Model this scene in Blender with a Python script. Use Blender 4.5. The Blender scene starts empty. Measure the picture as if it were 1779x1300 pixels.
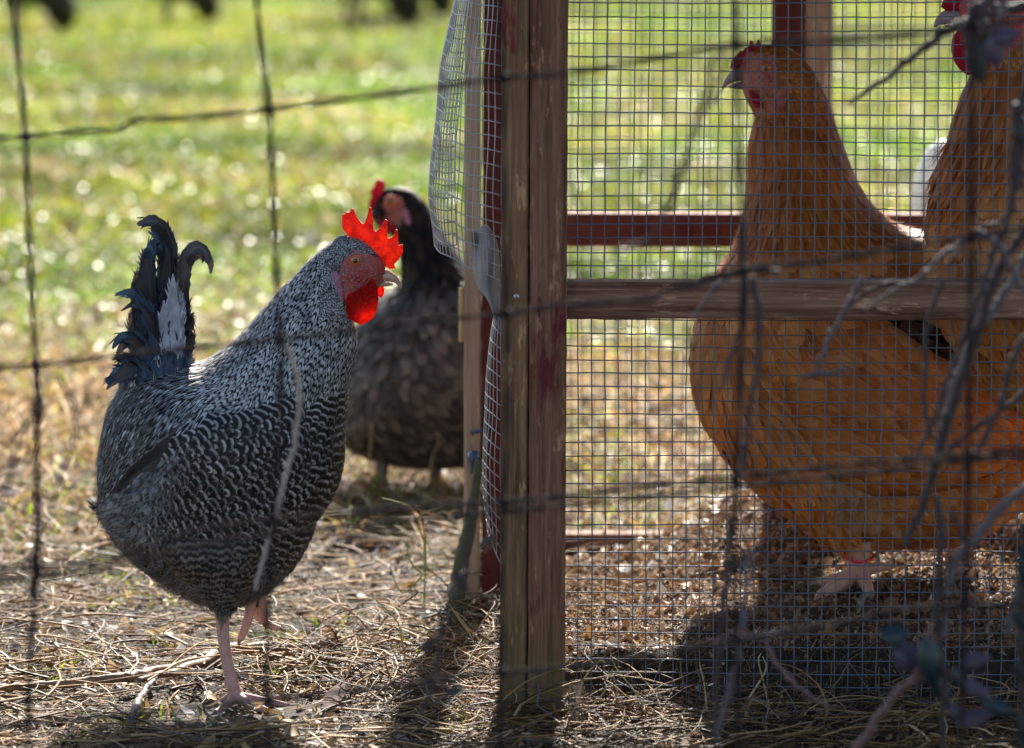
import bpy, math, random
import numpy as np
from mathutils import Vector, Matrix, noise
from mathutils.geometry import tessellate_polygon

# ------------------------------------------------------------------ camera
scene = bpy.context.scene
COL = scene.collection
W0, H0, F = 1779.0, 1300.0, 8500.0
CAM = np.array([0.0, 0.0, 0.86])
pt, rl = math.atan(1015.0 / F), 0.0035
fwd = np.array([0, math.cos(pt), -math.sin(pt)])
up0 = np.array([0, math.sin(pt), math.cos(pt)]); rt0 = np.array([1.0, 0, 0])
RT = rt0 * math.cos(rl) + up0 * math.sin(rl)
UP = up0 * math.cos(rl) - rt0 * math.sin(rl)
cd = bpy.data.cameras.new('camera'); cam = bpy.data.objects.new('camera', cd); COL.objects.link(cam)
M = Matrix(((RT[0], UP[0], -fwd[0], CAM[0]), (RT[1], UP[1], -fwd[1], CAM[1]), (RT[2], UP[2], -fwd[2], CAM[2]), (0, 0, 0, 1)))
cam.matrix_world = M
cd.sensor_width = 36.0; cd.lens = F / W0 * 36.0
cd.clip_start = 0.05; cd.clip_end = 2000
cd.dof.use_dof = True; cd.dof.focus_distance = 4.64; cd.dof.aperture_fstop = 7.0
scene.camera = cam

def P(px, py, D):
    d = fwd * F + RT * (px - W0 / 2) + UP * (H0 / 2 - py)
    return CAM + d * (D / d[1])
def G(px, py, z=0.0):
    d = fwd * F + RT * (px - W0 / 2) + UP * (H0 / 2 - py)
    return CAM + d * ((z - CAM[2]) / d[2])
def proj(p):
    q = np.asarray(p) - CAM
    f = q @ fwd
    return W0 / 2 + F * (q @ RT) / f, H0 / 2 - F * (q @ UP) / f

# ------------------------------------------------------------------ world, sun, exposure
SUN_EL, SUN_AZ = math.radians(34), math.radians(4)
w = bpy.data.worlds.new('World'); scene.world = w; w.use_nodes = True
nt = w.node_tree; bg = nt.nodes['Background']
sky = nt.nodes.new('ShaderNodeTexSky'); sky.sky_type = 'NISHITA'; sky.sun_disc = False
sky.sun_elevation = SUN_EL; sky.sun_rotation = SUN_AZ; sky.air_density = 1.0; sky.dust_density = 1.0
nt.links.new(sky.outputs[0], bg.inputs[0]); bg.inputs[1].default_value = 0.064
sl = bpy.data.lights.new('sun', 'SUN'); sl.energy = 5.0; sl.angle = math.radians(0.5); sl.color = (1.0, 0.93, 0.82)
so = bpy.data.objects.new('sun', sl); COL.objects.link(so)
sd = Vector((math.sin(SUN_AZ) * math.cos(SUN_EL), math.cos(SUN_AZ) * math.cos(SUN_EL), math.sin(SUN_EL)))
so.rotation_euler = sd.to_track_quat('Z', 'Y').to_euler(); so.location = (5, 5, 8)
vs = scene.view_settings; vs.view_transform = 'Standard'; vs.look = 'None'; vs.gamma = 1.0; vs.use_curve_mapping = False
vs.exposure = 1.75
cy = scene.cycles; cy.max_bounces = 8; cy.transparent_max_bounces = 8; cy.sample_clamp_indirect = 6.0
cy.use_denoising = True

# ------------------------------------------------------------------ materials
class NT:
    def __init__(s, name):
        s.m = bpy.data.materials.new(name); s.m.use_nodes = True; s.t = s.m.node_tree; s.t.nodes.clear()
        s.out = s.n('ShaderNodeOutputMaterial')
    def n(s, typ, **k):
        nd = s.t.nodes.new(typ)
        for a, b in k.items(): setattr(nd, a, b)
        return nd
    def l(s, a, b): s.t.links.new(a, b)
    def math(s, op, a, b=None, c=None):
        nd = s.n('ShaderNodeMath', operation=op)
        for i, v in enumerate((a, b, c)):
            if v is None: continue
            if isinstance(v, (int, float)): nd.inputs[i].default_value = v
            else: s.l(v, nd.inputs[i])
        return nd.outputs[0]
    def attr(s, name, out='Fac'):
        return s.n('ShaderNodeAttribute', attribute_name=name).outputs[out]
    def ramp(s, fac, stops, interp='LINEAR'):
        r = s.n('ShaderNodeValToRGB'); e = r.color_ramp.elements; r.color_ramp.interpolation = interp
        while len(e) < len(stops): e.new(0.5)
        for i, (p, c) in enumerate(stops):
            e[i].position = p; e[i].color = (*c, 1) if len(c) == 3 else c
        s.l(fac, r.inputs[0]); return r.outputs[0]
    def mix(s, fac, a, b, typ='MIX'):
        nd = s.n('ShaderNodeMix', data_type='RGBA', blend_type=typ)
        for i, v in ((0, fac), (6, a), (7, b)):
            if isinstance(v, (int, float)): nd.inputs[i].default_value = v
            elif isinstance(v, tuple): nd.inputs[i].default_value = (*v, 1)
            else: s.l(v, nd.inputs[i])
        return nd.outputs[2]
    def noise(s, scale, detail=4, vec=None, rough=0.55, stretch=None, coord='Object'):
        nd = s.n('ShaderNodeTexNoise'); nd.inputs['Scale'].default_value = scale
        nd.inputs['Detail'].default_value = detail; nd.inputs['Roughness'].default_value = rough
        tc = s.n('ShaderNodeTexCoord').outputs[coord] if vec is None else vec
        if stretch:
            mp = s.n('ShaderNodeMapping'); mp.inputs['Scale'].default_value = stretch
            s.l(tc, mp.inputs[0]); tc = mp.outputs[0]
        s.l(tc, nd.inputs['Vector']); return nd.outputs[0]
    def bump(s, h, strength=0.3, dist=0.002):
        b = s.n('ShaderNodeBump'); b.inputs['Strength'].default_value = strength; b.inputs['Distance'].default_value = dist
        s.l(h, b.inputs['Height']); return b.outputs[0]
    def fin(s, color, rough=0.6, bump=None, spec=0.5, metal=0.0, transl=0.0, tcol=None, sss=0.0, sheen=0.0, coat=0.0):
        p = s.n('ShaderNodeBsdfPrincipled')
        def put(k, v):
            if isinstance(v, (int, float)): p.inputs[k].default_value = v
            elif isinstance(v, tuple): p.inputs[k].default_value = (*v, 1)
            else: s.l(v, p.inputs[k])
        put('Base Color', color); put('Roughness', rough); put('Specular IOR Level', spec); put('Metallic', metal)
        if sheen: put('Sheen Weight', sheen)
        if coat: put('Coat Weight', coat); put('Coat Roughness', 0.1)
        if sss:
            put('Subsurface Weight', sss); p.inputs['Subsurface Radius'].default_value = (0.01, 0.003, 0.002)
            put('Subsurface Scale', 0.6)
        if bump is not None: s.l(bump, p.inputs['Normal'])
        sh = p.outputs[0]
        if transl:
            t = s.n('ShaderNodeBsdfTranslucent'); c = tcol if tcol is not None else color
            if isinstance(c, tuple): t.inputs[0].default_value = (*c, 1)
            else: s.l(c, t.inputs[0])
            mx = s.n('ShaderNodeMixShader'); mx.inputs[0].default_value = transl
            s.l(sh, mx.inputs[1]); s.l(t.outputs[0], mx.inputs[2]); sh = mx.outputs[0]
        s.l(sh, s.out.inputs[0]); return s.m

def simple(name, color, rough=0.6, **k):
    n = NT(name); return n.fin(color, rough, **k)
def varied(name, c1, c2, scale=60, rough=0.7, bstr=0.3, stretch=None, **k):
    n = NT(name); f = n.noise(scale, 5, stretch=stretch)
    c = n.ramp(f, [(0.3, c1), (0.7, c2)])
    return n.fin(c, rough, bump=n.bump(f, bstr), **k)

def barred(name, light, dark, nb, duty, curve=0.5, rnd=0.25, soft=0.12, transl=0.12, edge=None):
    n = NT(name)
    u = n.attr('fu'); v = n.attr('fv'); r = n.attr('rnd')
    k = n.math('MULTIPLY', n.math('MULTIPLY', u, u), -curve)
    x = n.math('ADD', n.math('MULTIPLY', v, nb), k)
    x = n.math('ADD', x, n.math('MULTIPLY', r, rnd))
    f = n.math('FRACT', x)
    st = [(0.0, light), (duty, light), (min(duty + soft, 0.97), dark), (1.0 - soft * 0.6, dark), (1.0, light)]
    c = n.ramp(f, st)
    bright = n.math('MULTIPLY_ADD', n.attr('rnd2'), 0.65, 0.38)
    c = n.mix(1.0, c, n.ramp(bright, [(0.0, (0, 0, 0)), (1.0, (1, 1, 1))]), 'MULTIPLY')
    c = n.mix(0.8, c, n.ramp(n.noise(16, 4, rough=.7), [(0.35, (0.55, 0.53, 0.50)), (0.6, (1, 1, 1))]), 'MULTIPLY')
    fine = n.noise(900, 2)
    return n.fin(c, 0.55, bump=n.bump(fine, 0.25, 0.0006), spec=0.35, transl=transl, tcol=c)

def plume(name, c1, c2, c3, transl=0.2, rough=0.5, spec=0.35):
    n = NT(name); v = n.attr('fv'); u = n.attr('fu')
    c = n.ramp(n.attr('rnd2'), [(0.0, c1), (0.5, c2), (1.0, c3)])
    barb = n.noise(1.0, 2, vec=None)
    shaft = n.ramp(n.math('ABSOLUTE', u), [(0.0, (0.7, 0.7, 0.7)), (0.12, (1, 1, 1)), (0.7, (0.95, 0.95, 0.95)), (1.0, (1.0, 1.0, 1.0))])
    c = n.mix(0.7, c, shaft, 'MULTIPLY')
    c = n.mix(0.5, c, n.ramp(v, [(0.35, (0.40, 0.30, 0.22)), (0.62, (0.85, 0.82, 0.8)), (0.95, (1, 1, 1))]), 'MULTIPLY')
    cx = n.n('ShaderNodeCombineXYZ'); n.l(n.math('MULTIPLY', u, 2.2), cx.inputs[0]); n.l(n.math('MULTIPLY', v, 0.5), cx.inputs[1]); n.l(n.math('MULTIPLY', n.attr('rnd'), 60.0), cx.inputs[2])
    stn = n.noise(3.0, 3, vec=cx.outputs[0])
    c = n.mix(0.8, c, n.ramp(stn, [(0.3, (0.62, 0.55, 0.48)), (0.5, (0.95, 0.95, 0.95)), (0.7, (1, 1, 1))]), 'MULTIPLY')
    big = n.noise(14, 3)
    c = n.mix(0.55, c, n.ramp(big, [(0.35, (0.42, 0.33, 0.26)), (0.62, (1, 1, 1))]), 'MULTIPLY')
    fine = n.noise(700, 3)
    return n.fin(c, rough, bump=n.bump(fine, 0.3, 0.0006), spec=spec, transl=transl, tcol=c)

WHT, BLK = (0.60, 0.59, 0.57), (0.012, 0.012, 0.016)
MAT = {}
MAT['hackle'] = barred('barred_hackle', (0.74, 0.72, 0.70), BLK, 2.6, 0.44, 0.9, 0.35, 0.15)
MAT['saddle'] = barred('barred_saddle', (0.72, 0.72, 0.73), BLK, 2.2, 0.27, 1.2, 0.5, 0.14)
MAT['breast'] = barred('barred_breast', (0.58, 0.55, 0.52), (0.008, 0.007, 0.008), 4.1, 0.17, 0.50, 1.0, 0.17, 0.06)
MAT['thigh'] = barred('barred_thigh', (0.27, 0.225, 0.18), (0.022, 0.017, 0.014), 3.6, 0.24, 0.45, 1.0, 0.26, 0.12)
MAT['fluffgrey'] = barred('fluff_grey', (0.45, 0.45, 0.46), (0.10, 0.10, 0.11), 2.2, 0.45, 0.3, 0.8, 0.3, 0.3)
MAT['underfluff'] = varied('under_fluff', (0.02, 0.02, 0.022), (0.07, 0.07, 0.07), 200, 0.9)
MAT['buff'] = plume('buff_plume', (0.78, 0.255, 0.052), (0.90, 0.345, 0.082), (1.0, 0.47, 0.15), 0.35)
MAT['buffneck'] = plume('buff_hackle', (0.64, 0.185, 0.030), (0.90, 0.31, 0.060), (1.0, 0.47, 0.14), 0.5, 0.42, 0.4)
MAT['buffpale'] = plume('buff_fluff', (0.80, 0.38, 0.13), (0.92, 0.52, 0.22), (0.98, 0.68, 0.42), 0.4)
MAT['underbuff'] = varied('under_buff', (0.16, 0.06, 0.016), (0.30, 0.12, 0.035), 120, 0.9)
MAT['slate'] = plume('slate_plume', (0.07, 0.055, 0.045), (0.15, 0.118, 0.095), (0.32, 0.25, 0.20), 0.15)
MAT['darkneck'] = plume('dark_hackle', (0.006, 0.006, 0.007), (0.014, 0.012, 0.012), (0.07, 0.04, 0.018), 0.06, 0.6, 0.12)
MAT['gapshade'] = plume('gap_shade_plume', (0.03, 0.012, 0.006), (0.06, 0.022, 0.008), (0.12, 0.045, 0.012), 0.05)  # dark brown standing in for shade between the two buff birds
MAT['black'] = plume('black_plume', (0.008, 0.008, 0.010), (0.014, 0.014, 0.018), (0.03, 0.03, 0.035), 0.05, 0.35, 0.7)
MAT['comb'] = None
def fleshy(name, c1, c2, transl, tcol, scale=300, rough=0.42, sss=0.0):
    n = NT(name); f = n.noise(scale, 4); g = n.noise(scale * 0.2, 3)
    c = n.ramp(g, [(0.3, c1), (0.7, c2)])
    if transl: tcol = n.mix(1.0, n.ramp(n.noise(scale * 0.5, 4, rough=.7), [(0.32, (0.35, 0.25, 0.4)), (0.62, (1, 1, 1))]), tcol, 'MULTIPLY')
    v = n.n('ShaderNodeTexVoronoi'); v.inputs['Scale'].default_value = scale * 2
    n.l(n.n('ShaderNodeTexCoord').outputs['Object'], v.inputs['Vector'])
    h = n.math('ADD', f, v.outputs[0])
    return n.fin(c, rough, bump=n.bump(h, 0.9, 0.0022), transl=transl, tcol=tcol, spec=0.4, sss=sss)
MAT['comb'] = fleshy('comb_flesh', (0.62, 0.012, 0.012), (0.78, 0.03, 0.02), 0.52, (0.95, 0.15, 0.07))
MAT['wattle'] = fleshy('wattle_flesh', (0.60, 0.012, 0.012), (0.75, 0.03, 0.02), 0.74, (1.0, 0.11, 0.05))
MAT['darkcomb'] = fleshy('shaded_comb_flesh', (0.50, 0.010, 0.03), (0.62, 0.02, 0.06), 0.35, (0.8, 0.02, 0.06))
MAT['face'] = fleshy('face_skin', (0.52, 0.040, 0.035), (0.80, 0.22, 0.17), 0.0, None, 300, 0.5)
MAT['paleface'] = fleshy('pale_face_skin', (0.40, 0.075, 0.06), (0.64, 0.27, 0.19), 0.0, None, 300, 0.55)
MAT['lobe'] = fleshy('ear_lobe_skin', (0.74, 0.16, 0.28), (0.82, 0.38, 0.50), 0.3, (0.8, 0.3, 0.4), 300)
def legmat(name, c1, c2, cd, ringf=150.0):
    n = NT(name); v = n.attr('fv'); f = n.noise(80, 3)
    c = n.ramp(f, [(0.3, c1), (0.7, c2)])
    rg = n.math('ABSOLUTE', n.math('SINE', n.math('MULTIPLY', v, ringf)))
    c = n.mix(0.45, c, n.ramp(n.math('MULTIPLY', rg, n.math('ADD', f, 0.6)), [(0.0, cd), (0.3, (1, 1, 1))]), 'MULTIPLY')
    return n.fin(c, 0.5, bump=n.bump(n.math('ADD', rg, f), 0.5, 0.0010), spec=0.3)
MAT['leg'] = legmat('leg_scales', (0.52, 0.27, 0.22), (0.66, 0.42, 0.36), (0.55, 0.42, 0.36))
MAT['buffleg'] = legmat('buff_leg_scales', (0.46, 0.24, 0.17), (0.62, 0.37, 0.27), (0.40, 0.24, 0.19))
MAT['greyleg'] = legmat('grey_leg_scales', (0.16, 0.12, 0.10), (0.26, 0.19, 0.16), (0.5, 0.5, 0.5))
MAT['claw'] = simple('claw', (0.22, 0.15, 0.12), 0.4)
MAT['beak'] = varied('beak_horn', (0.50, 0.25, 0.17), (0.72, 0.46, 0.34), 90, 0.32, 0.1)
MAT['greybeak'] = varied('grey_beak_horn', (0.26, 0.17, 0.17), (0.42, 0.30, 0.29), 90, 0.35, 0.1)
MAT['darkbeak'] = simple('dark_beak_horn', (0.03, 0.025, 0.025), 0.35)
MAT['iris'] = simple('iris', (0.55, 0.16, 0.02), 0.08, coat=1.0)
MAT['pupil'] = simple('pupil', (0.004, 0.004, 0.004), 0.05, coat=1.0)
MAT['redband'] = simple('red_plastic', (0.75, 0.02, 0.03), 0.3)

def wood(name, base, dark, pale, paint, pamount, axis='z', green=False):
    n = NT(name)
    st = {'z': (1, 1, 0.045), 'x': (0.045, 1, 1)}[axis]
    st2 = {'z': (1, 1, 0.22), 'x': (0.22, 1, 1)}[axis]
    g = n.noise(330, 8, stretch=st, rough=0.7)
    g2 = n.noise(120, 6, stretch=st, rough=0.65)
    c = n.ramp(g, [(0.32, dark), (0.5, base), (0.72, pale)])
    c = n.mix(0.5, c, n.ramp(g2, [(0.3, dark), (0.7, pale)]))
    pn = n.noise(26, 6, stretch=st2, rough=0.7)
    pm = n.ramp(n.math('ADD', pn, n.math('MULTIPLY', g, 0.22)), [(0.66 - pamount, (0, 0, 0)), (0.72 - pamount, (1, 1, 1))])
    c = n.mix(pm, c, paint)
    if pale[0] > 0.2:
        fl = n.noise(70, 6, stretch=st2, rough=0.75)
        fm = n.ramp(fl, [(0.57, (0, 0, 0)), (0.64, (0.8, 0.8, 0.8))])
        c = n.mix(fm, c, (min(pale[0] * 1.3, 1), pale[1] * 1.25, pale[2] * 1.2))
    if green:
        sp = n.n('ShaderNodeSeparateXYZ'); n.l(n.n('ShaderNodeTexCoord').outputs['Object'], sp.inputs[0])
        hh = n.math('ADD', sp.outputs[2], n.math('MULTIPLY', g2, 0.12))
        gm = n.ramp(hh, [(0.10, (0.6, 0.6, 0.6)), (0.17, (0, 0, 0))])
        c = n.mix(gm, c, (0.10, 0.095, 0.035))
    return n.fin(c, 0.75, bump=n.bump(g, 0.85, 0.003), spec=0.25)
MAT['postwood'] = wood('weathered_post_wood', (0.19, 0.078, 0.034), (0.040, 0.018, 0.008), (0.52, 0.31, 0.16), (0.20, 0.030, 0.030), -0.05, 'z', True)
MAT['boardwood'] = wood('weathered_red_board', (0.19, 0.060, 0.030), (0.048, 0.016, 0.008), (0.46, 0.25, 0.15), (0.15, 0.022, 0.026), -0.01, 'z', True)
MAT['railwood'] = wood('weathered_rail_wood', (0.17, 0.054, 0.026), (0.045, 0.016, 0.008), (0.54, 0.30, 0.19), (0.10, 0.022, 0.022), -0.02, 'x')
MAT['redwood'] = wood('red_painted_wood', (0.12, 0.028, 0.020), (0.06, 0.015, 0.012), (0.16, 0.05, 0.035), (0.13, 0.024, 0.020), 0.15, 'z')
MAT['redrail'] = wood('red_painted_rail', (0.20, 0.070, 0.042), (0.09, 0.026, 0.017), (0.19, 0.08, 0.052), (0.17, 0.045, 0.030), 0.1, 'x')
MAT['tanwood'] = wood('bare_tan_wood', (0.44, 0.29, 0.18), (0.24, 0.15, 0.09), (0.62, 0.48, 0.34), (0.48, 0.33, 0.22), 0.0, 'z')
MAT['wire'] = simple('galvanised_wire', (0.15, 0.16, 0.185), 0.5, metal=0.5)
MAT['curlwire'] = simple('galvanised_wire_bright', (0.42, 0.43, 0.45), 0.38, metal=0.7)
MAT['rustwire'] = varied('rusty_fence_wire', (0.018, 0.012, 0.012), (0.05, 0.036, 0.034), 200, 0.9, 0.4, spec=0.1)
MAT['sheet'] = varied('pale_torn_sheet', (0.42, 0.42, 0.44), (0.62, 0.61, 0.60), 40, 0.5, 0.3, transl=0.6)
MAT['brass'] = varied('dull_brass', (0.42, 0.30, 0.13), (0.6, 0.47, 0.25), 100, 0.4, metal=0.4)
MAT['steel'] = simple('screw_steel', (0.45, 0.45, 0.47), 0.35, metal=0.9)
MAT['bluemetal'] = simple('blue_black_latch', (0.02, 0.06, 0.14), 0.2, coat=0.5)
MAT['roof'] = varied('roofing_sheet', (0.16, 0.15, 0.14), (0.25, 0.23, 0.21), 30, 0.6)
MAT['twig'] = varied('vine_bark', (0.030, 0.018, 0.018), (0.075, 0.048, 0.044), 160, 0.75, 0.5)
MAT['paletwig'] = varied('pale_vine_bark', (0.085, 0.066, 0.07), (0.15, 0.115, 0.12), 160, 0.7, 0.4)
MAT['palestalk'] = varied('bleached_stalk', (0.30, 0.24, 0.19), (0.46, 0.38, 0.31), 160, 0.7, 0.4)
MAT['redtwig'] = varied('reddish_cane', (0.13, 0.06, 0.05), (0.20, 0.10, 0.085), 120, 0.55, 0.3)
MAT['purpleleaf'] = varied('purple_leaf', (0.060, 0.045, 0.070), (0.10, 0.075, 0.115), 60, 0.35, 0.3, transl=0.25)
MAT['tealleaf'] = varied('blue_green_leaf', (0.008, 0.024, 0.030), (0.014, 0.042, 0.052), 60, 0.25, 0.3, transl=0.15)
MAT['darkleaf'] = varied('dark_evergreen_leaf', (0.006, 0.009, 0.007), (0.012, 0.018, 0.012), 60, 0.6, 0.3)
MAT['bark'] = varied('stick_bark', (0.12, 0.065, 0.035), (0.34, 0.22, 0.12), 130, 0.7, 0.7)
MAT['greenbark'] = varied('mossy_stick_bark', (0.05, 0.05, 0.02), (0.12, 0.11, 0.045), 80, 0.8, 0.6)
MAT['whiteplastic'] = simple('milky_plastic', (0.72, 0.72, 0.70), 0.35, transl=0.35)
MAT['bluetub'] = varied('faded_blue_plastic', (0.20, 0.32, 0.42), (0.28, 0.42, 0.52), 5, 0.4)
MAT['looseplume'] = plume('loose_feather_plume', (0.55, 0.52, 0.48), (0.68, 0.66, 0.62), (0.78, 0.77, 0.75), 0.35)
MAT['tanplume'] = plume('tan_feather_plume', (0.46, 0.30, 0.15), (0.58, 0.42, 0.25), (0.68, 0.54, 0.36), 0.35)
def tailmat(name, c, white=False):
    n = NT(name); v = n.attr('fv'); u = n.attr('fu')
    f = n.noise(700, 3); b = n.noise(45, 4)
    cc = n.ramp(b, [(0.3, tuple(x * 0.6 for x in c)), (0.7, tuple(min(1, x * 1.5) for x in c))])
    sh = n.ramp(n.math('ABSOLUTE', u), [(0.0, (0.07, 0.06, 0.05)), (0.06, (0, 0, 0))])
    cc = n.mix(1.0, cc, sh, 'ADD')
    s1 = n.math('SINE', n.math('MULTIPLY', n.math('ADD', n.math('MULTIPLY', v, 1.0), n.math('MULTIPLY', n.math('ABSOLUTE', u), 0.25)), 420.0))
    h = n.math('ADD', f, n.math('MULTIPLY', s1, 0.5))
    return n.fin(cc, 0.36, bump=n.bump(h, 0.35, 0.0008), spec=0.7, transl=0.12, tcol=cc)
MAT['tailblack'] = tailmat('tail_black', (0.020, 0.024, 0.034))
MAT['tailblue'] = tailmat('tail_blue_black', (0.016, 0.040, 0.075))
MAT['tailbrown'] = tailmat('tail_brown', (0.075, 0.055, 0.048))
MAT['tailwhite'] = tailmat('tail_white', (0.50, 0.52, 0.58))
def vcol(name, transl=0.4, rough=0.4, spec=0.5, tmul=1.0):
    n = NT(name); c = n.attr('col', 'Color')
    return n.fin(c, rough, spec=spec, transl=transl, tcol=c)
MAT['grass'] = vcol('grass_blade', 0.50, 0.6, 0.08)
MAT['straw'] = vcol('straw_stalk', 0.22, 0.5, 0.22)
MAT['litter'] = vcol('leaf_litter', 0.28, 0.55, 0.2)
def soil():
    n = NT('soil'); a = n.noise(9, 8, rough=0.65); b = n.noise(110, 8, rough=0.7)
    c = n.ramp(b, [(0.3, (0.014, 0.010, 0.008)), (0.55, (0.055, 0.038, 0.026)), (0.75, (0.15, 0.10, 0.06))])
    sp = n.n('ShaderNodeSeparateXYZ'); n.l(n.n('ShaderNodeTexCoord').outputs['Object'], sp.inputs[0])
    far = n.ramp(n.math('MULTIPLY', n.math('ADD', sp.outputs[1], n.math('MULTIPLY', a, 1.2)), 0.1), [(0.72, (0, 0, 0)), (0.86, (1, 1, 1))])
    g = n.ramp(n.noise(14, 6), [(0.3, (0.12, 0.13, 0.03)), (0.55, (0.20, 0.20, 0.055)), (0.75, (0.27, 0.22, 0.10))])
    c = n.mix(far, c, g)
    h = n.math('ADD', b, n.math('MULTIPLY', n.noise(400, 4), 0.4))
    return n.fin(c, 0.85, bump=n.bump(h, 1.0, 0.008), spec=0.3)
MAT['soil'] = soil()

# ------------------------------------------------------------------ mesh helpers
class MB:
    def __init__(s): s.v = []; s.f = []; s.n = 0; s.mi = []; s.at = {'fu': [], 'fv': [], 'rnd': [], 'rnd2': []}; s.c = []
    def add(s, v, f, mi=0, fu=None, fv=None, rnd=None, rnd2=None, col=None):
        v = np.asarray(v, float).reshape(-1, 3); f = np.asarray(f, int)
        s.v.append(v); s.f.append(f + s.n); s.n += len(v)
        s.mi.append(np.full(len(f), mi) if np.isscalar(mi) else np.asarray(mi))
        for k, a in (('fu', fu), ('fv', fv), ('rnd', rnd), ('rnd2', rnd2)):
            s.at[k].append(np.zeros(len(v)) if a is None else np.broadcast_to(np.asarray(a, float), (len(v),)))
        s.c.append(np.zeros((len(v), 3)) if col is None else np.broadcast_to(np.asarray(col, float), (len(v), 3)))
    def build(s, name, mats, parent=None, smooth=True, attrs=True):
        if isinstance(mats, (str, bpy.types.Material)): mats = [mats]
        mats = [MAT[m] if isinstance(m, str) else m for m in mats]
        V = np.concatenate(s.v)
        if parent is not None: V = V - np.array(parent['_w'])
        me = bpy.data.meshes.new(name)
        loops = np.concatenate([f.ravel() for f in s.f]); sizes = np.concatenate([np.full(len(f), f.shape[1]) for f in s.f])
        me.vertices.add(len(V)); me.vertices.foreach_set('co', V.ravel())
        me.loops.add(len(loops)); me.loops.foreach_set('vertex_index', loops.astype(np.int32))
        me.polygons.add(len(sizes)); st = np.concatenate([[0], np.cumsum(sizes)[:-1]])
        me.polygons.foreach_set('loop_start', st.astype(np.int32))
        me.polygons.foreach_set('material_index', np.concatenate(s.mi).astype(np.int32))
        me.polygons.foreach_set('use_smooth', np.full(len(sizes), smooth))
        me.update(calc_edges=True); me.validate()
        if attrs:
            for k, a in s.at.items():
                A = np.concatenate(a)
                if np.any(A):
                    at = me.attributes.new(k, 'FLOAT', 'POINT'); at.data.foreach_set('value', A.astype(np.float32))
            C = np.concatenate(s.c)
            if np.any(C):
                at = me.attributes.new('col', 'FLOAT_COLOR', 'POINT')
                at.data.foreach_set('color', np.concatenate([C, np.ones((len(C), 1))], 1).astype(np.float32).ravel())
        for m in mats: me.materials.append(m)
        o = bpy.data.objects.new(name, me); COL.objects.link(o)
        if parent is not None: o.parent = parent
        return o

def thing(name, label, cat, loc=(0, 0, 0), group=None):
    o = bpy.data.objects.new(name, None); COL.objects.link(o); o.location = loc; o.empty_display_size = 0.05
    o['_w'] = [float(x) for x in loc]; o['label'] = label; o['category'] = cat
    if group: o['group'] = group
    return o
def tag(o, label, cat, group=None, kind=None):
    o['label'] = label; o['category'] = cat
    if group: o['group'] = group
    if kind: o['kind'] = kind
    return o
def sub(o, parent):  # make o a sub-part of a part (both carry world-minus-root coordinates)
    o.parent = parent; return o

def catmull(pts, n):
    p = np.asarray(pts, float); m = len(p)
    q = np.vstack([2 * p[0] - p[1], p, 2 * p[-1] - p[-2]])
    t = np.linspace(0, m - 1, n); i = np.minimum(t.astype(int), m - 2); u = (t - i)[:, None]
    a, b, c, d = q[i], q[i + 1], q[i + 2], q[i + 3]
    return 0.5 * (2 * b + (c - a) * u + (2 * a - 5 * b + 4 * c - d) * u ** 2 + (3 * b - a - 3 * c + d) * u ** 3)

def tube(mb, pts, rad, sides=8, mi=0, n=None, cap=True, rnd=0.0, col=None, wob=0.0, rng=None):
    pts = np.asarray(pts, float); rad = np.broadcast_to(np.asarray(rad, float), (len(pts),))
    if n:
        q = catmull(np.column_stack([pts, rad]), n); pts, rad = q[:, :3], np.maximum(q[:, 3], 1e-5)
    m = len(pts); T = np.gradient(pts, axis=0); T /= np.linalg.norm(T, axis=1)[:, None] + 1e-12
    ref = np.array([0, 0, 1.0]) if abs(T[:, 2]).mean() < 0.8 else np.array([0, 1.0, 0])
    A = np.cross(T, ref); A /= np.linalg.norm(A, axis=1)[:, None] + 1e-12; B = np.cross(T, A)
    th = np.linspace(0, 2 * math.pi, sides, endpoint=False)
    rr = rad[:, None] * np.ones(sides)
    if wob and rng is not None: rr = rr * (1 + wob * (rng.rand(m, sides) - 0.5))
    V = pts[:, None, :] + rr[..., None] * (np.cos(th)[None, :, None] * A[:, None, :] + np.sin(th)[None, :, None] * B[:, None, :])
    i = np.arange(m - 1)[:, None]; j = np.arange(sides)[None, :]; jn = (j + 1) % sides
    Fq = np.stack([i * sides + j, i * sides + jn, (i + 1) * sides + jn, (i + 1) * sides + j], -1).reshape(-1, 4)
    L = np.concatenate([[0], np.cumsum(np.linalg.norm(np.diff(pts, axis=0), axis=1))])
    mb.add(V.reshape(-1, 3), Fq, mi, fv=np.repeat(L * 10, sides), rnd=rnd, col=col)
    if cap:
        for k, idx in ((0, 0), (m - 1, (m - 1) * sides)):
            c = pts[k]; ring = V[k]
            mb.add(np.vstack([ring, c]), [[a, (a + 1) % sides, sides] for a in range(sides)], mi, fv=L[k] * 10, rnd=rnd, col=col)

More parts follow.
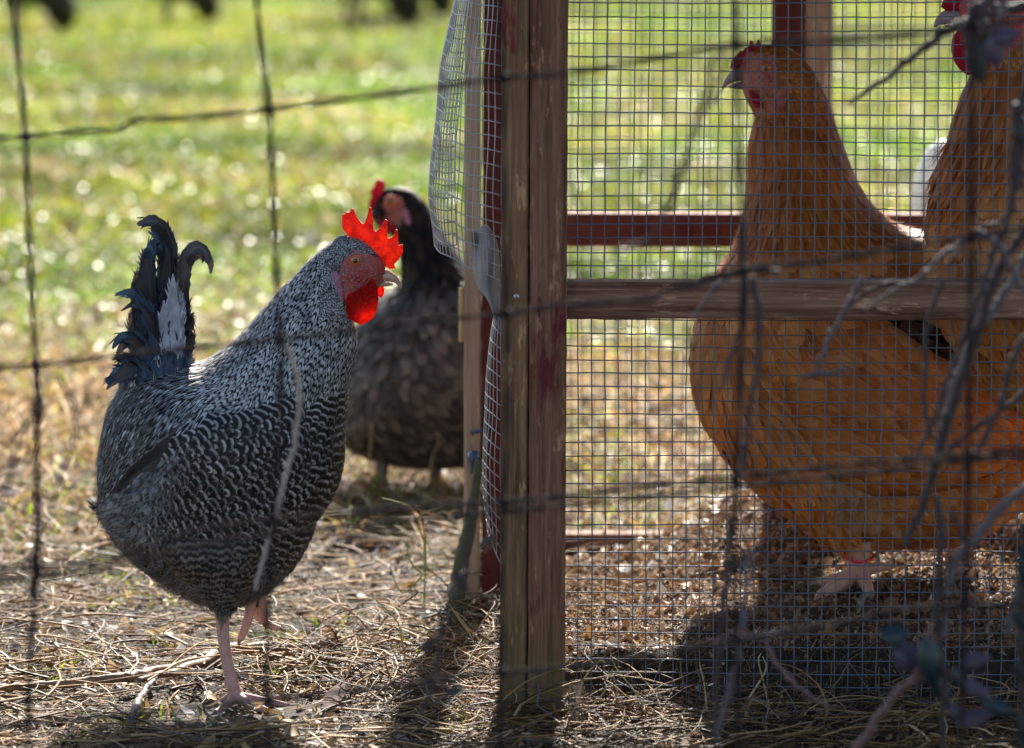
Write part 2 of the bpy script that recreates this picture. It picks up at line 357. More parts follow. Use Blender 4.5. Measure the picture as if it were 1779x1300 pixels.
def box(mb, x0, x1, y0, y1, z0, z1, mi=0, bev=0.0015, seg=14, axis=2, rng=None):
    """box with bevelled long edges and slight waviness along the axis"""
    lo = np.array([x0, y0, z0]); hi = np.array([x1, y1, z1])
    ax = [a for a in range(3) if a != axis]
    b = min(bev, 0.3 * (hi - lo)[ax[0]], 0.3 * (hi - lo)[ax[1]])
    a0, a1, b0, b1 = lo[ax[0]], hi[ax[0]], lo[ax[1]], hi[ax[1]]
    ring = [(a0 + b, b0), (a1 - b, b0), (a1, b0 + b), (a1, b1 - b), (a1 - b, b1), (a0 + b, b1), (a0, b1 - b), (a0, b0 + b)]
    V = []
    for k in range(seg + 1):
        t = lo[axis] + (hi[axis] - lo[axis]) * k / seg
        for (a, c) in ring:
            p = [0, 0, 0]; p[axis] = t
            j = (rng.rand() - 0.5) * bev * 0.35 if rng is not None else 0
            p[ax[0]] = a + j; p[ax[1]] = c + j * 0.5; V.append(p)
    Fq = [[k * 8 + j, k * 8 + (j + 1) % 8, (k + 1) * 8 + (j + 1) % 8, (k + 1) * 8 + j] for k in range(seg) for j in range(8)]
    mb.add(V, Fq, mi)
    V = np.array(V)
    mb.add(V[:8], [list(range(8))], mi); mb.add(V[-8:], [list(range(8))], mi)

class Surf:
    """loft through stations (dorsal px, ventral px, half width mm, optional depth offset mm)"""
    def __init__(s, st, D, NS=140, NTH=64, flat=1.0):
        rows = []
        for q in st:
            (dx, dy), (vx, vy), wd = q[:3]; dyy = q[3] / 1000 if len(q) > 3 else 0
            a = P(dx, dy, D); b = P(vx, vy, D); a[1] += dyy; b[1] += dyy
            rows.append(np.concatenate([a, b, [wd / 1000]]))
        R = catmull(rows, NS); s.D = D
        th = np.linspace(0, 2 * math.pi, NTH, endpoint=False)
        C = (R[:, :3] + R[:, 3:6]) / 2; A = (R[:, :3] - R[:, 3:6]) / 2; wv = np.maximum(R[:, 6], 0.0004)
        G_ = C[:, None] + A[:, None] * np.cos(th)[None, :, None]
        G_[:, :, 1] -= wv[:, None] * np.sin(th)[None, :]
        s.G = G_; s.NS, s.NTH = NS, NTH
        Ts = np.gradient(G_, axis=0); Tt = (np.roll(G_, -1, 1) - np.roll(G_, 1, 1)) / 2
        N = np.cross(Ts, Tt); N /= np.linalg.norm(N, axis=2)[..., None] + 1e-12
        out = G_ - C[:, None]
        sg = np.sign((N * out).sum(2).mean()); s.N = N * (sg if sg != 0 else 1)
        s.Ts, s.Tt, s.C = Ts, Tt, C
    def _bl(s, A, x, y):
        xc = np.clip(x, 0, s.NS - 1.001); i = xc.astype(int); u = (xc - i)[..., None]
        y = np.mod(y, s.NTH); j = y.astype(int) % s.NTH; v = (y - np.floor(y))[..., None]; jn = (j + 1) % s.NTH
        return (A[i, j] * (1 - u) + A[i + 1, j] * u) * (1 - v) + (A[i, jn] * (1 - u) + A[i + 1, jn] * u) * v
    def pos(s, x, y):
        p = s._bl(s.G, x, y); over = np.clip(x - (s.NS - 1), 0, None) + np.clip(x, None, 0)
        if np.any(over):
            # beyond the ends: continue along the end tangent of the centre line
            T = s._bl(s.Ts, x, y); T = T / (np.linalg.norm(T, axis=-1, keepdims=True) + 1e-9)
            p = p + T * (over * 0.0025)[..., None]
        return p
    def nor(s, x, y):
        n = s._bl(s.N, x, y); return n / (np.linalg.norm(n, axis=-1, keepdims=True) + 1e-12)
    def body(s, mb, mi=0, miface=None, inset=0.0):
        V = (s.G - s.N * inset).reshape(-1, 3); NS, NT_ = s.NS, s.NTH
        i = np.arange(NS - 1)[:, None]; j = np.arange(NT_)[None, :]; jn = (j + 1) % NT_
        Fq = np.stack([i * NT_ + j, i * NT_ + jn, (i + 1) * NT_ + jn, (i + 1) * NT_ + j], -1).reshape(-1, 4)
        m = mi
        if miface is not None:
            cpt = V[Fq].mean(1); px, py = proj(cpt); m = np.where(miface(px, py), 1, mi)
        mb.add(V, Fq, m)
        for k in (0, NS - 1):
            c = s.G[k].mean(0); mb.add(np.vstack([V[k * NT_:(k + 1) * NT_], c]), [[a, (a + 1) % NT_, NT_] for a in range(NT_)], mi)

def inpoly(px, py, poly):
    px = np.asarray(px); py = np.asarray(py); r = np.zeros(px.shape, bool); n = len(poly)
    for i in range(n):
        x0, y0 = poly[i]; x1, y1 = poly[(i + 1) % n]
        if y0 == y1: continue
        c = ((y0 > py) != (y1 > py)) & (px < (x1 - x0) * (py - y0) / (y1 - y0) + x0)
        r ^= c
    return r

PROFS = {
    'hackle': ([0, .2, .45, .7, .88, 1], [.7, 1, 1, .72, .38, .03]),
    'round': ([0, .2, .45, .7, .88, 1], [.6, .95, 1, .95, .68, .06]),
    'strand': ([0, .3, .6, 1], [1, .9, .6, .1]),
}
def feathers(mb, S, rng, L, Wd, gap, mask, mi, prof='round', bias=(0, 0, 0), jit=0.15, lift=0.0025, camber=0.25, cross=3, smin=0, smax=None, Ljit=0.25, curl=0.0, dirpx=None, base=-0.0008, phase=None):
    G_, NS, NT_ = S.G, S.NS, S.NTH
    area = np.linalg.norm(np.cross(S.Ts, S.Tt), axis=2)
    cpx, cpy = proj(G_.reshape(-1, 3)); ok = mask(cpx, cpy).reshape(NS, NT_)
    ii = np.arange(NS)[:, None] * np.ones((1, NT_)); ok &= (ii >= smin) & (ii <= (smax if smax is not None else NS))
    pr = (area * ok).ravel()
    tot = pr.sum()
    if tot <= 0: return 0
    n = int(tot / gap ** 2 * 2.2)
    k = rng.choice(len(pr), n, p=pr / tot)
    x = k // NT_ + rng.rand(n) - 0.5; y = k % NT_ + rng.rand(n) - 0.5
    x = np.clip(x, 0, NS - 1.001)
    p = S.pos(x, y)
    # blue noise thinning
    cell = {}; keep = []; g = gap
    for a in range(n):
        q = p[a]; c = (int(q[0] // g), int(q[1] // g), int(q[2] // g)); bad = False
        for dx in (-1, 0, 1):
            for dy in (-1, 0, 1):
                for dz in (-1, 0, 1):
                    for b in cell.get((c[0] + dx, c[1] + dy, c[2] + dz), ()):
                        e = p[b] - q
                        if e[0] * e[0] + e[1] * e[1] + e[2] * e[2] < g * g * 0.72: bad = True; break
                    if bad: break
                if bad: break
            if bad: break
        if not bad: cell.setdefault(c, []).append(a); keep.append(a)
    x, y, p = x[keep], y[keep], p[keep]; n = len(x)
    Ts = S._bl(S.Ts, x, y); Tt = S._bl(S.Tt, x, y); N = S.nor(x, y)
    ls = np.linalg.norm(Ts, axis=1); lt = np.linalg.norm(Tt, axis=1)
    d = Ts / (ls[:, None] + 1e-9)
    if dirpx is not None:
        px, py = proj(p); v = dirpx(px, py)  # image-plane style direction -> world xz
        d = d * v[2] + np.array([v[0], 0.0, -v[1]])
    d = d + np.array(bias)
    d = d + (rng.rand(n, 3) - 0.5) * 2 * jit
    d -= N * (d * N).sum(1)[:, None]; d /= np.linalg.norm(d, axis=1)[:, None] + 1e-9
    # param velocity: solve d = a*Ts + b*Tt
    g11 = (Ts * Ts).sum(1); g12 = (Ts * Tt).sum(1); g22 = (Tt * Tt).sum(1)
    r1 = (d * Ts).sum(1); r2 = (d * Tt).sum(1); det = g11 * g22 - g12 ** 2 + 1e-14
    a = (r1 * g22 - r2 * g12) / det; b = (r2 * g11 - r1 * g12) / det
    a = np.clip(a, -900, 900); b = np.clip(b, -900, 900)
    Lr = L * (1 + Ljit * (rng.rand(n) - 0.5) * 2); Wr = Wd * (1 + 0.25 * (rng.rand(n) - 0.5) * 2)
    vk, wk = PROFS[prof]; R = len(vk)
    us = np.linspace(-1, 1, cross)
    V = np.zeros((n, R, cross, 3))
    prev = None; pts = []
    for r, v in enumerate(vk):
        xx = x + a * Lr * v; yy = y + b * Lr * v
        q = S.pos(xx, yy); pts.append((q, S.nor(xx, yy)))
    for r, v in enumerate(vk):
        q, nn = pts[r]
        if r > 0:
            # keep true step length from previous point
            st = q - pts[r - 1][0]; ln = np.linalg.norm(st, axis=1); tgt = Lr * (v - vk[r - 1])
            sc = np.where(ln > 1e-6, np.minimum(tgt / (ln + 1e-9), 1.6), 1.0); sc = np.where(sc < 0.5, sc, np.where(sc > 1, 1, sc))
            q = pts[r - 1][0] + st * sc[:, None]; pts[r] = (q, nn)
        if r < R - 1: dd = pts[r + 1][0] - q if r == 0 else q - pts[r - 1][0]
        else: dd = q - pts[r - 1][0]
        dd = dd + d * 1e-5; dd = dd / (np.linalg.norm(dd, axis=1)[:, None] + 1e-12)
        sd_ = np.cross(nn, dd); sd_ /= np.linalg.norm(sd_, axis=1)[:, None] + 1e-12
        h = base + lift * v * (0.7 + 0.6 * rng.rand(n)) if r == R - 1 else base + lift * v
        h = h + curl * v ** 3
        for c, u in enumerate(us):
            V[:, r, c] = q + nn * (h + camber * Wr * wk[r] * (1 - u * u) * 0.5)[:, None] + sd_ * (u * Wr * wk[r] * 0.5)[:, None]
    idx = np.arange(n)[:, None, None] * (R * cross)
    i = np.arange(R - 1)[None, :, None] * cross; j = np.arange(cross - 1)[None, None, :]
    b0 = idx + i + j
    Fq = np.stack([b0, b0 + 1, b0 + cross + 1, b0 + cross], -1).reshape(-1, 4)
    fv = np.broadcast_to(np.array(vk)[None, :, None], (n, R, cross)).ravel()
    fu = np.broadcast_to(us[None, None, :], (n, R, cross)).ravel()
    mb.add(V.reshape(-1, 3), Fq, mi, fu=fu, fv=fv, rnd=np.repeat(rng.rand(n) if phase is None else (p @ np.array(phase[0])) / phase[1] + .16 * rng.randn(n) + 1.1 * vnoise(p[:, 0] + 5, p[:, 2] + 5, 16, 31) + 50, R * cross), rnd2=np.repeat(rng.rand(n), R * cross))
    return n

def ribbon(mb, pts3, wid, side, mi=0, n=18, cross=5, camber=0.25, ragged=0.0, rng=None, rnd2=0.5):
    q = catmull(np.column_stack([pts3, wid]), n); p, wd = q[:, :3], np.maximum(q[:, 3], 0.0002)
    T = np.gradient(p, axis=0); T /= np.linalg.norm(T, axis=1)[:, None]
    side = np.asarray(side, float); B = np.cross(T, side); B /= np.linalg.norm(B, axis=1)[:, None] + 1e-9
    Nn = np.cross(B, T)
    us = np.linspace(-1, 1, cross); V = []
    for k in range(n):
        for u in us:
            rg = 1 + (ragged * (rng.rand() - 0.5) if rng is not None and abs(u) > 0.9 else 0)
            V.append(p[k] + B[k] * u * wd[k] * 0.5 * rg + Nn[k] * camber * wd[k] * (1 - u * u) * 0.5)
    Fq = [[i * cross + j, i * cross + j + 1, (i + 1) * cross + j + 1, (i + 1) * cross + j] for i in range(n - 1) for j in range(cross - 1)]
    L = np.concatenate([[0], np.cumsum(np.linalg.norm(np.diff(p, axis=0), axis=1))])
    mb.add(V, Fq, mi, fu=np.tile(us, n), fv=np.repeat(L, cross), rnd2=rnd2)

def slab(mb, outline, D, t, mi=0, ripple=0.0, edge=0.35, dface=0.0):
    """flat flesh piece from an outline: full thickness inside, thinner rim; D = depth plane"""
    pts = np.array([P(x, y, D) for x, y in outline]); n = len(pts); c = pts.mean(0)
    th = t / 2
    tris = [list(t_) for t_ in tessellate_polygon([[Vector((a[0], a[2], 0)) for a in pts]])]
    off = np.array([ripple * math.sin(i * 1.7) for i in range(n)])
    Fv = pts.copy(); Fv[:, 1] += -th + off; Bv = pts.copy(); Bv[:, 1] += th + off
    mb.add(np.vstack([Fv, Bv]), np.array(tris), mi); k = len(mb.f) - 1
    mb.add(np.vstack([Fv, Bv]), np.array([[a[0] + n, a[2] + n, a[1] + n] for a in tris]), mi)
    mb.add(np.vstack([Fv, Bv]), np.array([[i, (i + 1) % n, (i + 1) % n + n, i + n] for i in range(n)]), mi)

def flesh(name, outline, D, t, mat, parent, vox=0.0011, smooth=6, ripple=0.0):
    """organic flap: slab -> voxel remesh -> smooth, baked to a plain mesh"""
    mb = MB(); slab(mb, outline, D, t, 0, ripple)
    o = mb.build(name, mat, parent, attrs=False)
    import bmesh
    bm = bmesh.new(); bm.from_mesh(o.data); bmesh.ops.remove_doubles(bm, verts=bm.verts, dist=1e-6)
    bmesh.ops.recalc_face_normals(bm, faces=bm.faces); bm.to_mesh(o.data); bm.free()
    r = o.modifiers.new('r', 'REMESH'); r.mode = 'VOXEL'; r.voxel_size = vox; r.use_smooth_shade = True
    s = o.modifiers.new('s', 'SMOOTH'); s.iterations = smooth; s.factor = 0.5
    dg = bpy.context.evaluated_depsgraph_get(); dg.update()
    me = bpy.data.meshes.new_from_object(o.evaluated_get(dg)); old = o.data
    o.modifiers.clear()
    if len(me.vertices) > 20:
        me.materials.clear(); me.materials.append(MAT[mat]); o.data = me; bpy.data.meshes.remove(old)
        o.data.polygons.foreach_set('use_smooth', [True] * len(o.data.polygons))
    o.name = name
    return o

def ball(mb, c, r, mi=0, squash=(1, 1, 1), n=14):
    th = np.linspace(0, math.pi, n); ph = np.linspace(0, 2 * math.pi, 2 * n, endpoint=False)
    V = np.array([[math.sin(a) * math.cos(b) * squash[0], math.sin(a) * math.sin(b) * squash[1], math.cos(a) * squash[2]] for a in th for b in ph]) * r + np.asarray(c)
    m = 2 * n
    Fq = [[i * m + j, i * m + (j + 1) % m, (i + 1) * m + (j + 1) % m, (i + 1) * m + j] for i in range(n - 1) for j in range(m)]
    mb.add(V, Fq, mi)

def pxline(pts, D):
    """pts: (px, py[, ddepth mm])"""
    return np.array([P(q[0], q[1], D + (q[2] / 1000 if len(q) > 2 else 0)) for q in pts])

# ------------------------------------------------------------------ ground
rs = np.random.RandomState(7)
XC = P(985, 1000, 4.5)[0]
def sstep(a, b, x): t = np.clip((x - a) / (b - a), 0, 1); return t * t * (3 - 2 * t)
def vnoise(x, y, f, seed=0):
    x = np.asarray(x, float) * f + seed * 17.3; y = np.asarray(y, float) * f + seed * 9.1
    xi, yi = np.floor(x).astype(np.int64), np.floor(y).astype(np.int64); u, v = x - xi, y - yi
    u = u * u * (3 - 2 * u); v = v * v * (3 - 2 * v)
    def hsh(a, b):
        h = (a * 374761393 + b * 668265263 + seed * 974711) & 0x7fffffff
        h = ((h ^ (h >> 13)) * 1274126177) & 0x7fffffff
        return ((h ^ (h >> 16)) & 0xffff) / 65535.0
    return (hsh(xi, yi) * (1 - u) + hsh(xi + 1, yi) * u) * (1 - v) + (hsh(xi, yi + 1) * (1 - u) + hsh(xi + 1, yi + 1) * u) * v - 0.5
def hz(x, y):
    x = np.asarray(x, float); y = np.asarray(y, float)
    near = sstep(14, 6, y)
    h = 0.010 * vnoise(x, y, 6, 1) * near + 0.006 * vnoise(x, y, 23, 2) * near + 0.003 * vnoise(x, y, 70, 3) * near
    inx = sstep(XC - 0.03, XC + 0.01, x) * (1 - sstep(1.25, 1.35, x))
    iny = sstep(4.545, 4.575, y + 0.02 * vnoise(x, y, 30, 5)) * (1 - sstep(5.30, 5.60, y + 0.25 * vnoise(x, y, 4, 6)))
    m = 0.052 + 0.012 * vnoise(x, y, 9, 4) + 0.006 * vnoise(x, y, 30, 8)
    m = m * (1 - .85 * sstep(4.85, 5.2, y) * (1 - sstep(XC + .08, XC + .26, x)))
    m += 0.055 * sstep(XC + 0.0, XC + 0.28, x) * sstep(4.75, 5.3, y)
    h = h + inx * iny * m
    return h
def axis_pts(lo, hi, step, far, gr):
    a = list(np.arange(lo, hi, step)); s = step; v = hi
    while v < far: a.append(v); s *= gr; v += s
    s = step; v = lo - step
    while v > -far: a.insert(0, v); s *= gr; v -= s
    return np.array(a)
xs = axis_pts(-0.62, 0.62, 0.006, 150, 1.12); ys = axis_pts(4.1, 6.3, 0.006, 220, 1.06)
X, Y = np.meshgrid(xs, ys); Z = hz(X, Y)
mb = MB(); nx, ny = len(xs), len(ys)
i = np.arange(ny - 1)[:, None] * nx; j = np.arange(nx - 1)[None, :]; b0 = i + j
mb.add(np.stack([X, Y, Z], -1).reshape(-1, 3), np.stack([b0, b0 + 1, b0 + nx + 1, b0 + nx], -1).reshape(-1, 4))
g = mb.build('ground', 'soil'); g['kind'] = 'structure'; g['label'] = 'bare brown soil fading to meadow ground'; g['category'] = 'ground'

def frustum(n, y0, y1, rng, margin=0.1, power=1.0):
    """random ground points inside the widened view wedge"""
    y = y0 + (y1 - y0) * rng.rand(n) ** power
    hw = y * (W0 / 2 / F) * (1 + margin) + 0.12
    return (rng.rand(n) * 2 - 1) * hw, y

def blades(mb, x, y, z, h, wd, lean, rng, col, mi=0):
    n = len(x); az = rng.rand(n) * 2 * math.pi; fz = rng.rand(n) * math.pi
    dx, dy = np.cos(az) * lean * h, np.sin(az) * lean * h
    sx, sy = np.cos(fz) * wd / 2, np.sin(fz) * wd / 2
    V = np.zeros((n, 7, 3))
    for k, (t, wf) in enumerate(((0, 0.8), (0.4, 1.0), (0.75, 0.7))):
        cx, cy_, cz = x + dx * t ** 1.8, y + dy * t ** 1.8, z - 0.002 + h * (t - 0.25 * t * t * np.minimum(lean, 1.6))
        V[:, 2 * k] = np.stack([cx - sx * wf, cy_ - sy * wf, cz], 1); V[:, 2 * k + 1] = np.stack([cx + sx * wf, cy_ + sy * wf, cz], 1)
    V[:, 6] = np.stack([x + dx, y + dy, z + h * (1 - 0.38 * np.minimum(lean, 1.6))], 1)
    b = np.arange(n)[:, None] * 7
    Fq = np.concatenate([b + np.array([[0, 1, 3, 2]]), b + np.array([[2, 3, 5, 4]])])
    base = mb.n
    C = np.repeat(col, 7, axis=0)
    mb.add(V.reshape(-1, 3), Fq, mi, col=C)
    mb.f.append(b + np.array([[4, 5, 6]]) + base); mb.mi.append(np.full(n, mi))

def pick(cols, n, rng, probs=None, var=0.25):
    c = np.array(cols)[rng.choice(len(cols), n, p=probs)]
    return np.clip(c * (1 + var * (rng.rand(n, 1) - 0.5) * 2), 0, 1)

GREEN = [(0.15, 0.25, 0.008), (0.24, 0.32, 0.012), (0.36, 0.37, 0.03), (0.06, 0.11, 0.008)]
TAN = [(0.38, 0.25, 0.10), (0.30, 0.18, 0.075), (0.50, 0.37, 0.19), (0.18, 0.10, 0.045), (0.60, 0.50, 0.33)]
BRN = [(0.20, 0.11, 0.055), (0.32, 0.19, 0.10), (0.13, 0.075, 0.045), (0.42, 0.29, 0.18)]

# far meadow
rg = np.random.RandomState(11)
mb = MB()
n = 170000
x, y = frustum(n, 6.2, 24.0, rg, 0.15, 1.35)
k = rg.rand(n) < (0.25 + 0.75 * sstep(6.3, 8.4, y + 1.4 * vnoise(x, y, 1.6, 12))); x, y = x[k], y[k]; n = len(x)
grn = sstep(6.6, 9.2, y + 2.2 * vnoise(x, y, 2.1, 13)) * (0.84 + 0.5 * vnoise(x, y, 3.0, 14))
isg = rg.rand(n) < grn
col = np.where(isg[:, None], pick(GREEN, n, rg), pick(TAN, n, rg))
col = np.clip(col * (0.92 + 0.9 * vnoise(x, y, 1.7, 16) + .5 * vnoise(x, y, 5, 18))[:, None] * np.where((vnoise(x, y, 1.3, 17) > .05)[:, None], [.80, 1.02, .9], [1.06, 1, 1.0]), 0, 1)
clump = 0.75 + 0.9 * vnoise(x, y, 2.6, 15)
h = (0.030 + 0.035 * rg.rand(n)) * np.clip(clump, 0.4, 1.3) * (0.8 + 0.5 * sstep(8, 20, y))
blades(mb, x, y, hz(x, y), h, 0.0035 + 0.0045 * rg.rand(n) + 0.0004 * y, 0.5 + 1.3 * rg.rand(n), rg, col)
g = mb.build('meadow_grass', 'grass'); tag(g, 'sunlit yellow green grass of the meadow behind', 'grass', kind='stuff')

# small facets added to the meadow, tilted to glint the sun at the camera
mb = MB(); n = 10000
x, y = frustum(n, 7.4, 22.0, rg, 0.15, 1.3); z = hz(x, y) + 0.028 * rg.rand(n)
az = rg.rand(n) * 2 * math.pi; L = 0.0035 + 0.008 * rg.rand(n) ** 2; Wd = 0.003 + 0.003 * rg.rand(n)
tx, ty = (rg.randn(n) * 0.22, rg.randn(n) * 0.22 + 0.24)
V = np.zeros((n, 4, 3))
for q, (a, b) in enumerate(((-1, 0), (0, -1), (1, 0), (0, 1))):
    lx = a * L * np.cos(az) - b * Wd * np.sin(az); ly = a * L * np.sin(az) + b * Wd * np.cos(az)
    V[:, q] = np.stack([x + lx, y + ly, z + lx * tx + ly * ty], 1)
mb.add(V.reshape(-1, 3), np.arange(n * 4).reshape(-1, 4), 0, col=np.repeat(pick([(0.34, 0.36, 0.12), (0.62, 0.52, 0.32), (0.5, 0.5, 0.25)], n, rg), 4, 0))
gl = NT('glint_facet'); c_ = gl.attr('col', 'Color'); MAT['glint'] = gl.fin(c_, 0.45, spec=0.75, transl=0.3, tcol=c_)
g = mb.build('meadow_glint_facets', 'glint', smooth=False); tag(g, 'small flat facets added through the meadow grass to glint in the sun', 'leaves', kind='stuff')

# leaf litter : curled small leaf chips
def leafbits(mb, x, y, z, L, Wd, rng, col, tilt=0.5, mi=0, curl=0.5):
    n = len(x); az = rng.rand(n) * 2 * math.pi
    tx, ty = rng.randn(n) * tilt, rng.randn(n) * tilt; cu = curl * (rng.rand(n) - 0.2)
    R = [(-1, 0.15), (-0.45, 0.9), (0.2, 1.0), (0.75, 0.55), (1.0, 0.05)]
    V = np.zeros((n, 10, 3))
    for k, (a, wf) in enumerate(R):
        for s_, sg in ((0, -1), (1, 1)):
            lx = a * L / 2 * np.cos(az) - sg * wf * Wd / 2 * np.sin(az); ly = a * L / 2 * np.sin(az) + sg * wf * Wd / 2 * np.cos(az)
            V[:, 2 * k + s_] = np.stack([x + lx, y + ly, z + lx * tx + ly * ty + cu * L * (a * a) * 0.5 + 0.15 * sg * Wd * a], 1)
    b = np.arange(n)[:, None] * 10
    Fq = np.concatenate([b + np.array([[2 * q, 2 * q + 1, 2 * q + 3, 2 * q + 2]]) for q in range(4)])
    mb.add(V.reshape(-1, 3), Fq, mi, col=np.repeat(col, 10, 0))
mb = MB()
n = 22000
x, y = frustum(n, 4.25, 9.5, rg, 0.12, 1.2)
k = (x < XC) | (y > 5.2) | (y < 4.56) ; x, y = x[k], y[k]; n = len(x)
z = hz(x, y) + 0.002 + 0.006 * rg.rand(n)
L = 0.004 + 0.018 * rg.rand(n) ** 3; L = L * (0.2 + 0.20 * y)
leafbits(mb, x, y, z, L, L * (0.3 + 0.4 * rg.rand(n)), rg, pick(BRN + TAN[:3] + [(0.30, 0.28, 0.30)], n, rg), 0.45)
# wood chips and droppings on the cage bedding
n = 60000
x = XC + rg.rand(n) * (0.78); y = 4.54 + rg.rand(n) ** 0.9 * 0.85
L = 0.0018 + 0.0065 * rg.rand(n) ** 3 + 0.012 * (rg.rand(n) < .015)
leafbits(mb, x, y, hz(x, y) + 0.001 + 0.003 * rg.rand(n), L, L * (0.35 + 0.4 * rg.rand(n)), rg, pick([(0.22, 0.12, 0.06), (0.32, 0.18, 0.09), (0.13, 0.07, 0.04), (0.44, 0.28, 0.16), (0.38, 0.19, 0.06), (0.58, 0.50, 0.40)], n, rg, [.28, .24, .26, .11, .08, .03]), 0.6)
g = mb.build('leaf_litter', 'litter'); tag(g, 'brown leaf litter and wood chips over the soil and cage floor', 'litter', kind='stuff')

# straw
def straws(mb, x, y, z, L, r, rng, col, bend=1.0, rise=0.05, aim=None, npt=6):
    n = len(x); az = rng.rand(n) * 2 * math.pi if aim is None else aim
    az = np.array(az); sh_ = 1.0 - 0.92 * near_feet(x, y); L = L * sh_; z = z * sh_
    cu = rng.randn(n) * bend; pts = np.zeros((n, npt, 3)); px_, py_ = x.copy(), y.copy(); a = az.copy()
    el = rng.randn(n) * rise; zz = np.zeros(n)
    kink = rng.randint(1, npt, n); ka = rng.randn(n) * 0.7
    for k in range(npt):
        pts[:, k, 0], pts[:, k, 1] = px_, py_; pts[:, k, 2] = zz
        st = L / (npt - 1); px_ = px_ + np.cos(a) * st; py_ = py_ + np.sin(a) * st; zz = zz + el * st
        a = a + cu * 0.35 + np.where(kink == k, ka, 0) + rng.randn(n) * 0.10; el = el - 0.3 * rise + rng.randn(n) * rise * 0.4
    nf_ = near_feet(pts[..., 0].ravel(), pts[..., 1].ravel()).reshape(n, npt).max(1)
    kp = (nf_ < 0.35) | (rng.rand(n) < 0.06); pts = pts[kp]; z, x, y, r, col = z[kp], x[kp], y[kp], r[kp], col[kp]; n = len(x)
    gz = hz(pts[..., 0], pts[..., 1])
    pts[..., 2] = np.maximum(pts[..., 2] + (z + hz(x, y))[:, None], gz + 0.0008)
    ex = pts[..., 2] - gz; pts[..., 2] = gz + np.where(ex > .03, .03 + .035 * np.tanh((ex - .03) / .05), ex)
    T = np.gradient(pts, axis=1); T /= np.linalg.norm(T, axis=2)[..., None] + 1e-12
    A = np.stack([-T[..., 1], T[..., 0], np.zeros(T.shape[:2])], -1); A /= np.linalg.norm(A, axis=2)[..., None] + 1e-9
    B = np.cross(T, A); rr = r[:, None] * np.linspace(1.0, 0.45, npt)[None, :]
    V = np.stack([pts + rr[..., None] * (math.cos(q) * A + 0.7 * math.sin(q) * B) for q in (0.5, 2.6, 4.7)], 2)
    b = (np.arange(n) * npt * 3)[:, None, None]; i = np.arange(npt - 1)[None, :, None] * 3; j = np.arange(3)[None, None, :]; jn = (j + 1) % 3
    Fq = np.stack([b + i + j, b + i + jn, b + i + 3 + jn, b + i + 3 + j], -1).reshape(-1, 4)
    mb.add(V.reshape(-1, 3), Fq, 0, col=np.repeat(col, npt * 3, 0))
FEET = [(G(430, 1240), .060), (G(385, 1235), .04), (G(480, 1245), .05), (G(455, 1262), .06), (G(410, 1255), .05), (G(445, 1120), .05), (G(1480, 1060, .055), .075), (G(1440, 1060, .055), .06), (G(1510, 1080, .055), .06), (G(1610, 1010, .06), .06), (G(1680, 1000, .06), .06)]
def near_feet(x, y):
    m = np.zeros(len(x))
    for c, r in FEET: m = np.maximum(m, 1 - sstep(r * .8, r * 1.5, np.hypot(x - c[0], y - c[1])))
    return m
STRAW = [(0.23, 0.12, 0.045), (0.37, 0.215, 0.085), (0.085, 0.044, 0.022), (0.55, 0.38, 0.20), (0.06, 0.036, 0.024), (0.17, 0.15, 0.14)]
mb = MB()
# fine mat
n = 10500; x, y = frustum(n, 4.25, 6.3, rg, 0.12, 1.25)
k = (x < XC - 0.01) | (y < 4.56) | (rg.rand(n) < 0.025); x, y = x[k], y[k]; n = len(x)
straws(mb, x, y, 0.002 + 0.012 * rg.rand(n) ** 2, 0.02 + 0.07 * rg.rand(n), 0.0004 + 0.0006 * rg.rand(n), rg, pick(STRAW, n, rg, [.2, .15, .2, .08, .22, .15]), 0.8, 0.08)
# long stalks, mostly left-right like the raked hay
n = 1500; x, y = frustum(n, 4.28, 5.6, rg, 0.12, 1.2)
k = (x < XC - 0.01) | (y < 4.53); x, y = x[k], y[k]; n = len(x)
straws(mb, x, y, 0.006 + 0.016 * rg.rand(n), 0.08 + 0.16 * rg.rand(n), 0.0008 + 0.0009 * rg.rand(n), rg, pick(STRAW, n, rg, [.25, .25, .2, .15, .1, .05]), 0.25, 0.05, aim=rg.randn(n) * 0.75 + np.where(rg.rand(n) < 0.5, 0, math.pi), npt=9)
n = 1100; x, y = frustum(n, 4.28, 5.9, rg, 0.12, 1.1)
k = (x < XC - 0.01) | (y < 4.53); x, y = x[k], y[k]; n = len(x)
straws(mb, x, y, 0.010 + 0.016 * rg.rand(n), 0.05 + 0.14 * rg.rand(n), 0.0010 + 0.0013 * rg.rand(n), rg, pick(STRAW, n, rg, [.2, .25, .2, .2, .1, .05]), 0.5, 0.22, npt=9)
# springy loops near the post foot and the cage edge
n = 900; x = XC - 0.32 + 0.27 * rg.rand(n); y = 4.38 + 0.55 * rg.rand(n)
straws(mb, x, y, 0.004 + 0.02 * rg.rand(n), 0.06 + 0.10 * rg.rand(n), 0.0006 + 0.0008 * rg.rand(n), rg, pick(STRAW, n, rg), 0.9, 0.55, npt=9)
n = 700; x = XC + 0.45 * rg.rand(n); y = 4.38 + 0.14 * rg.rand(n)
straws(mb, x, y, 0.002 + 0.01 * rg.rand(n), 0.05 + 0.10 * rg.rand(n), 0.0006 + 0.0008 * rg.rand(n), rg, pick(STRAW, n, rg), 0.6, 0.5, npt=9)
# fine fibres on the bedding
n = 2600; x = XC + rg.rand(n) * 0.75; y = 4.56 + rg.rand(n) * 0.75
straws(mb, x, y, 0.001 + 0.004 * rg.rand(n), 0.01 + 0.035 * rg.rand(n), 0.0003 + 0.0004 * rg.rand(n), rg, pick(STRAW[:4], n, rg), 0.9, 0.15)
g = mb.build('straw_bed', 'straw'); tag(g, 'tangled dry straw and hay stalks covering the foreground ground', 'straw', kind='stuff')

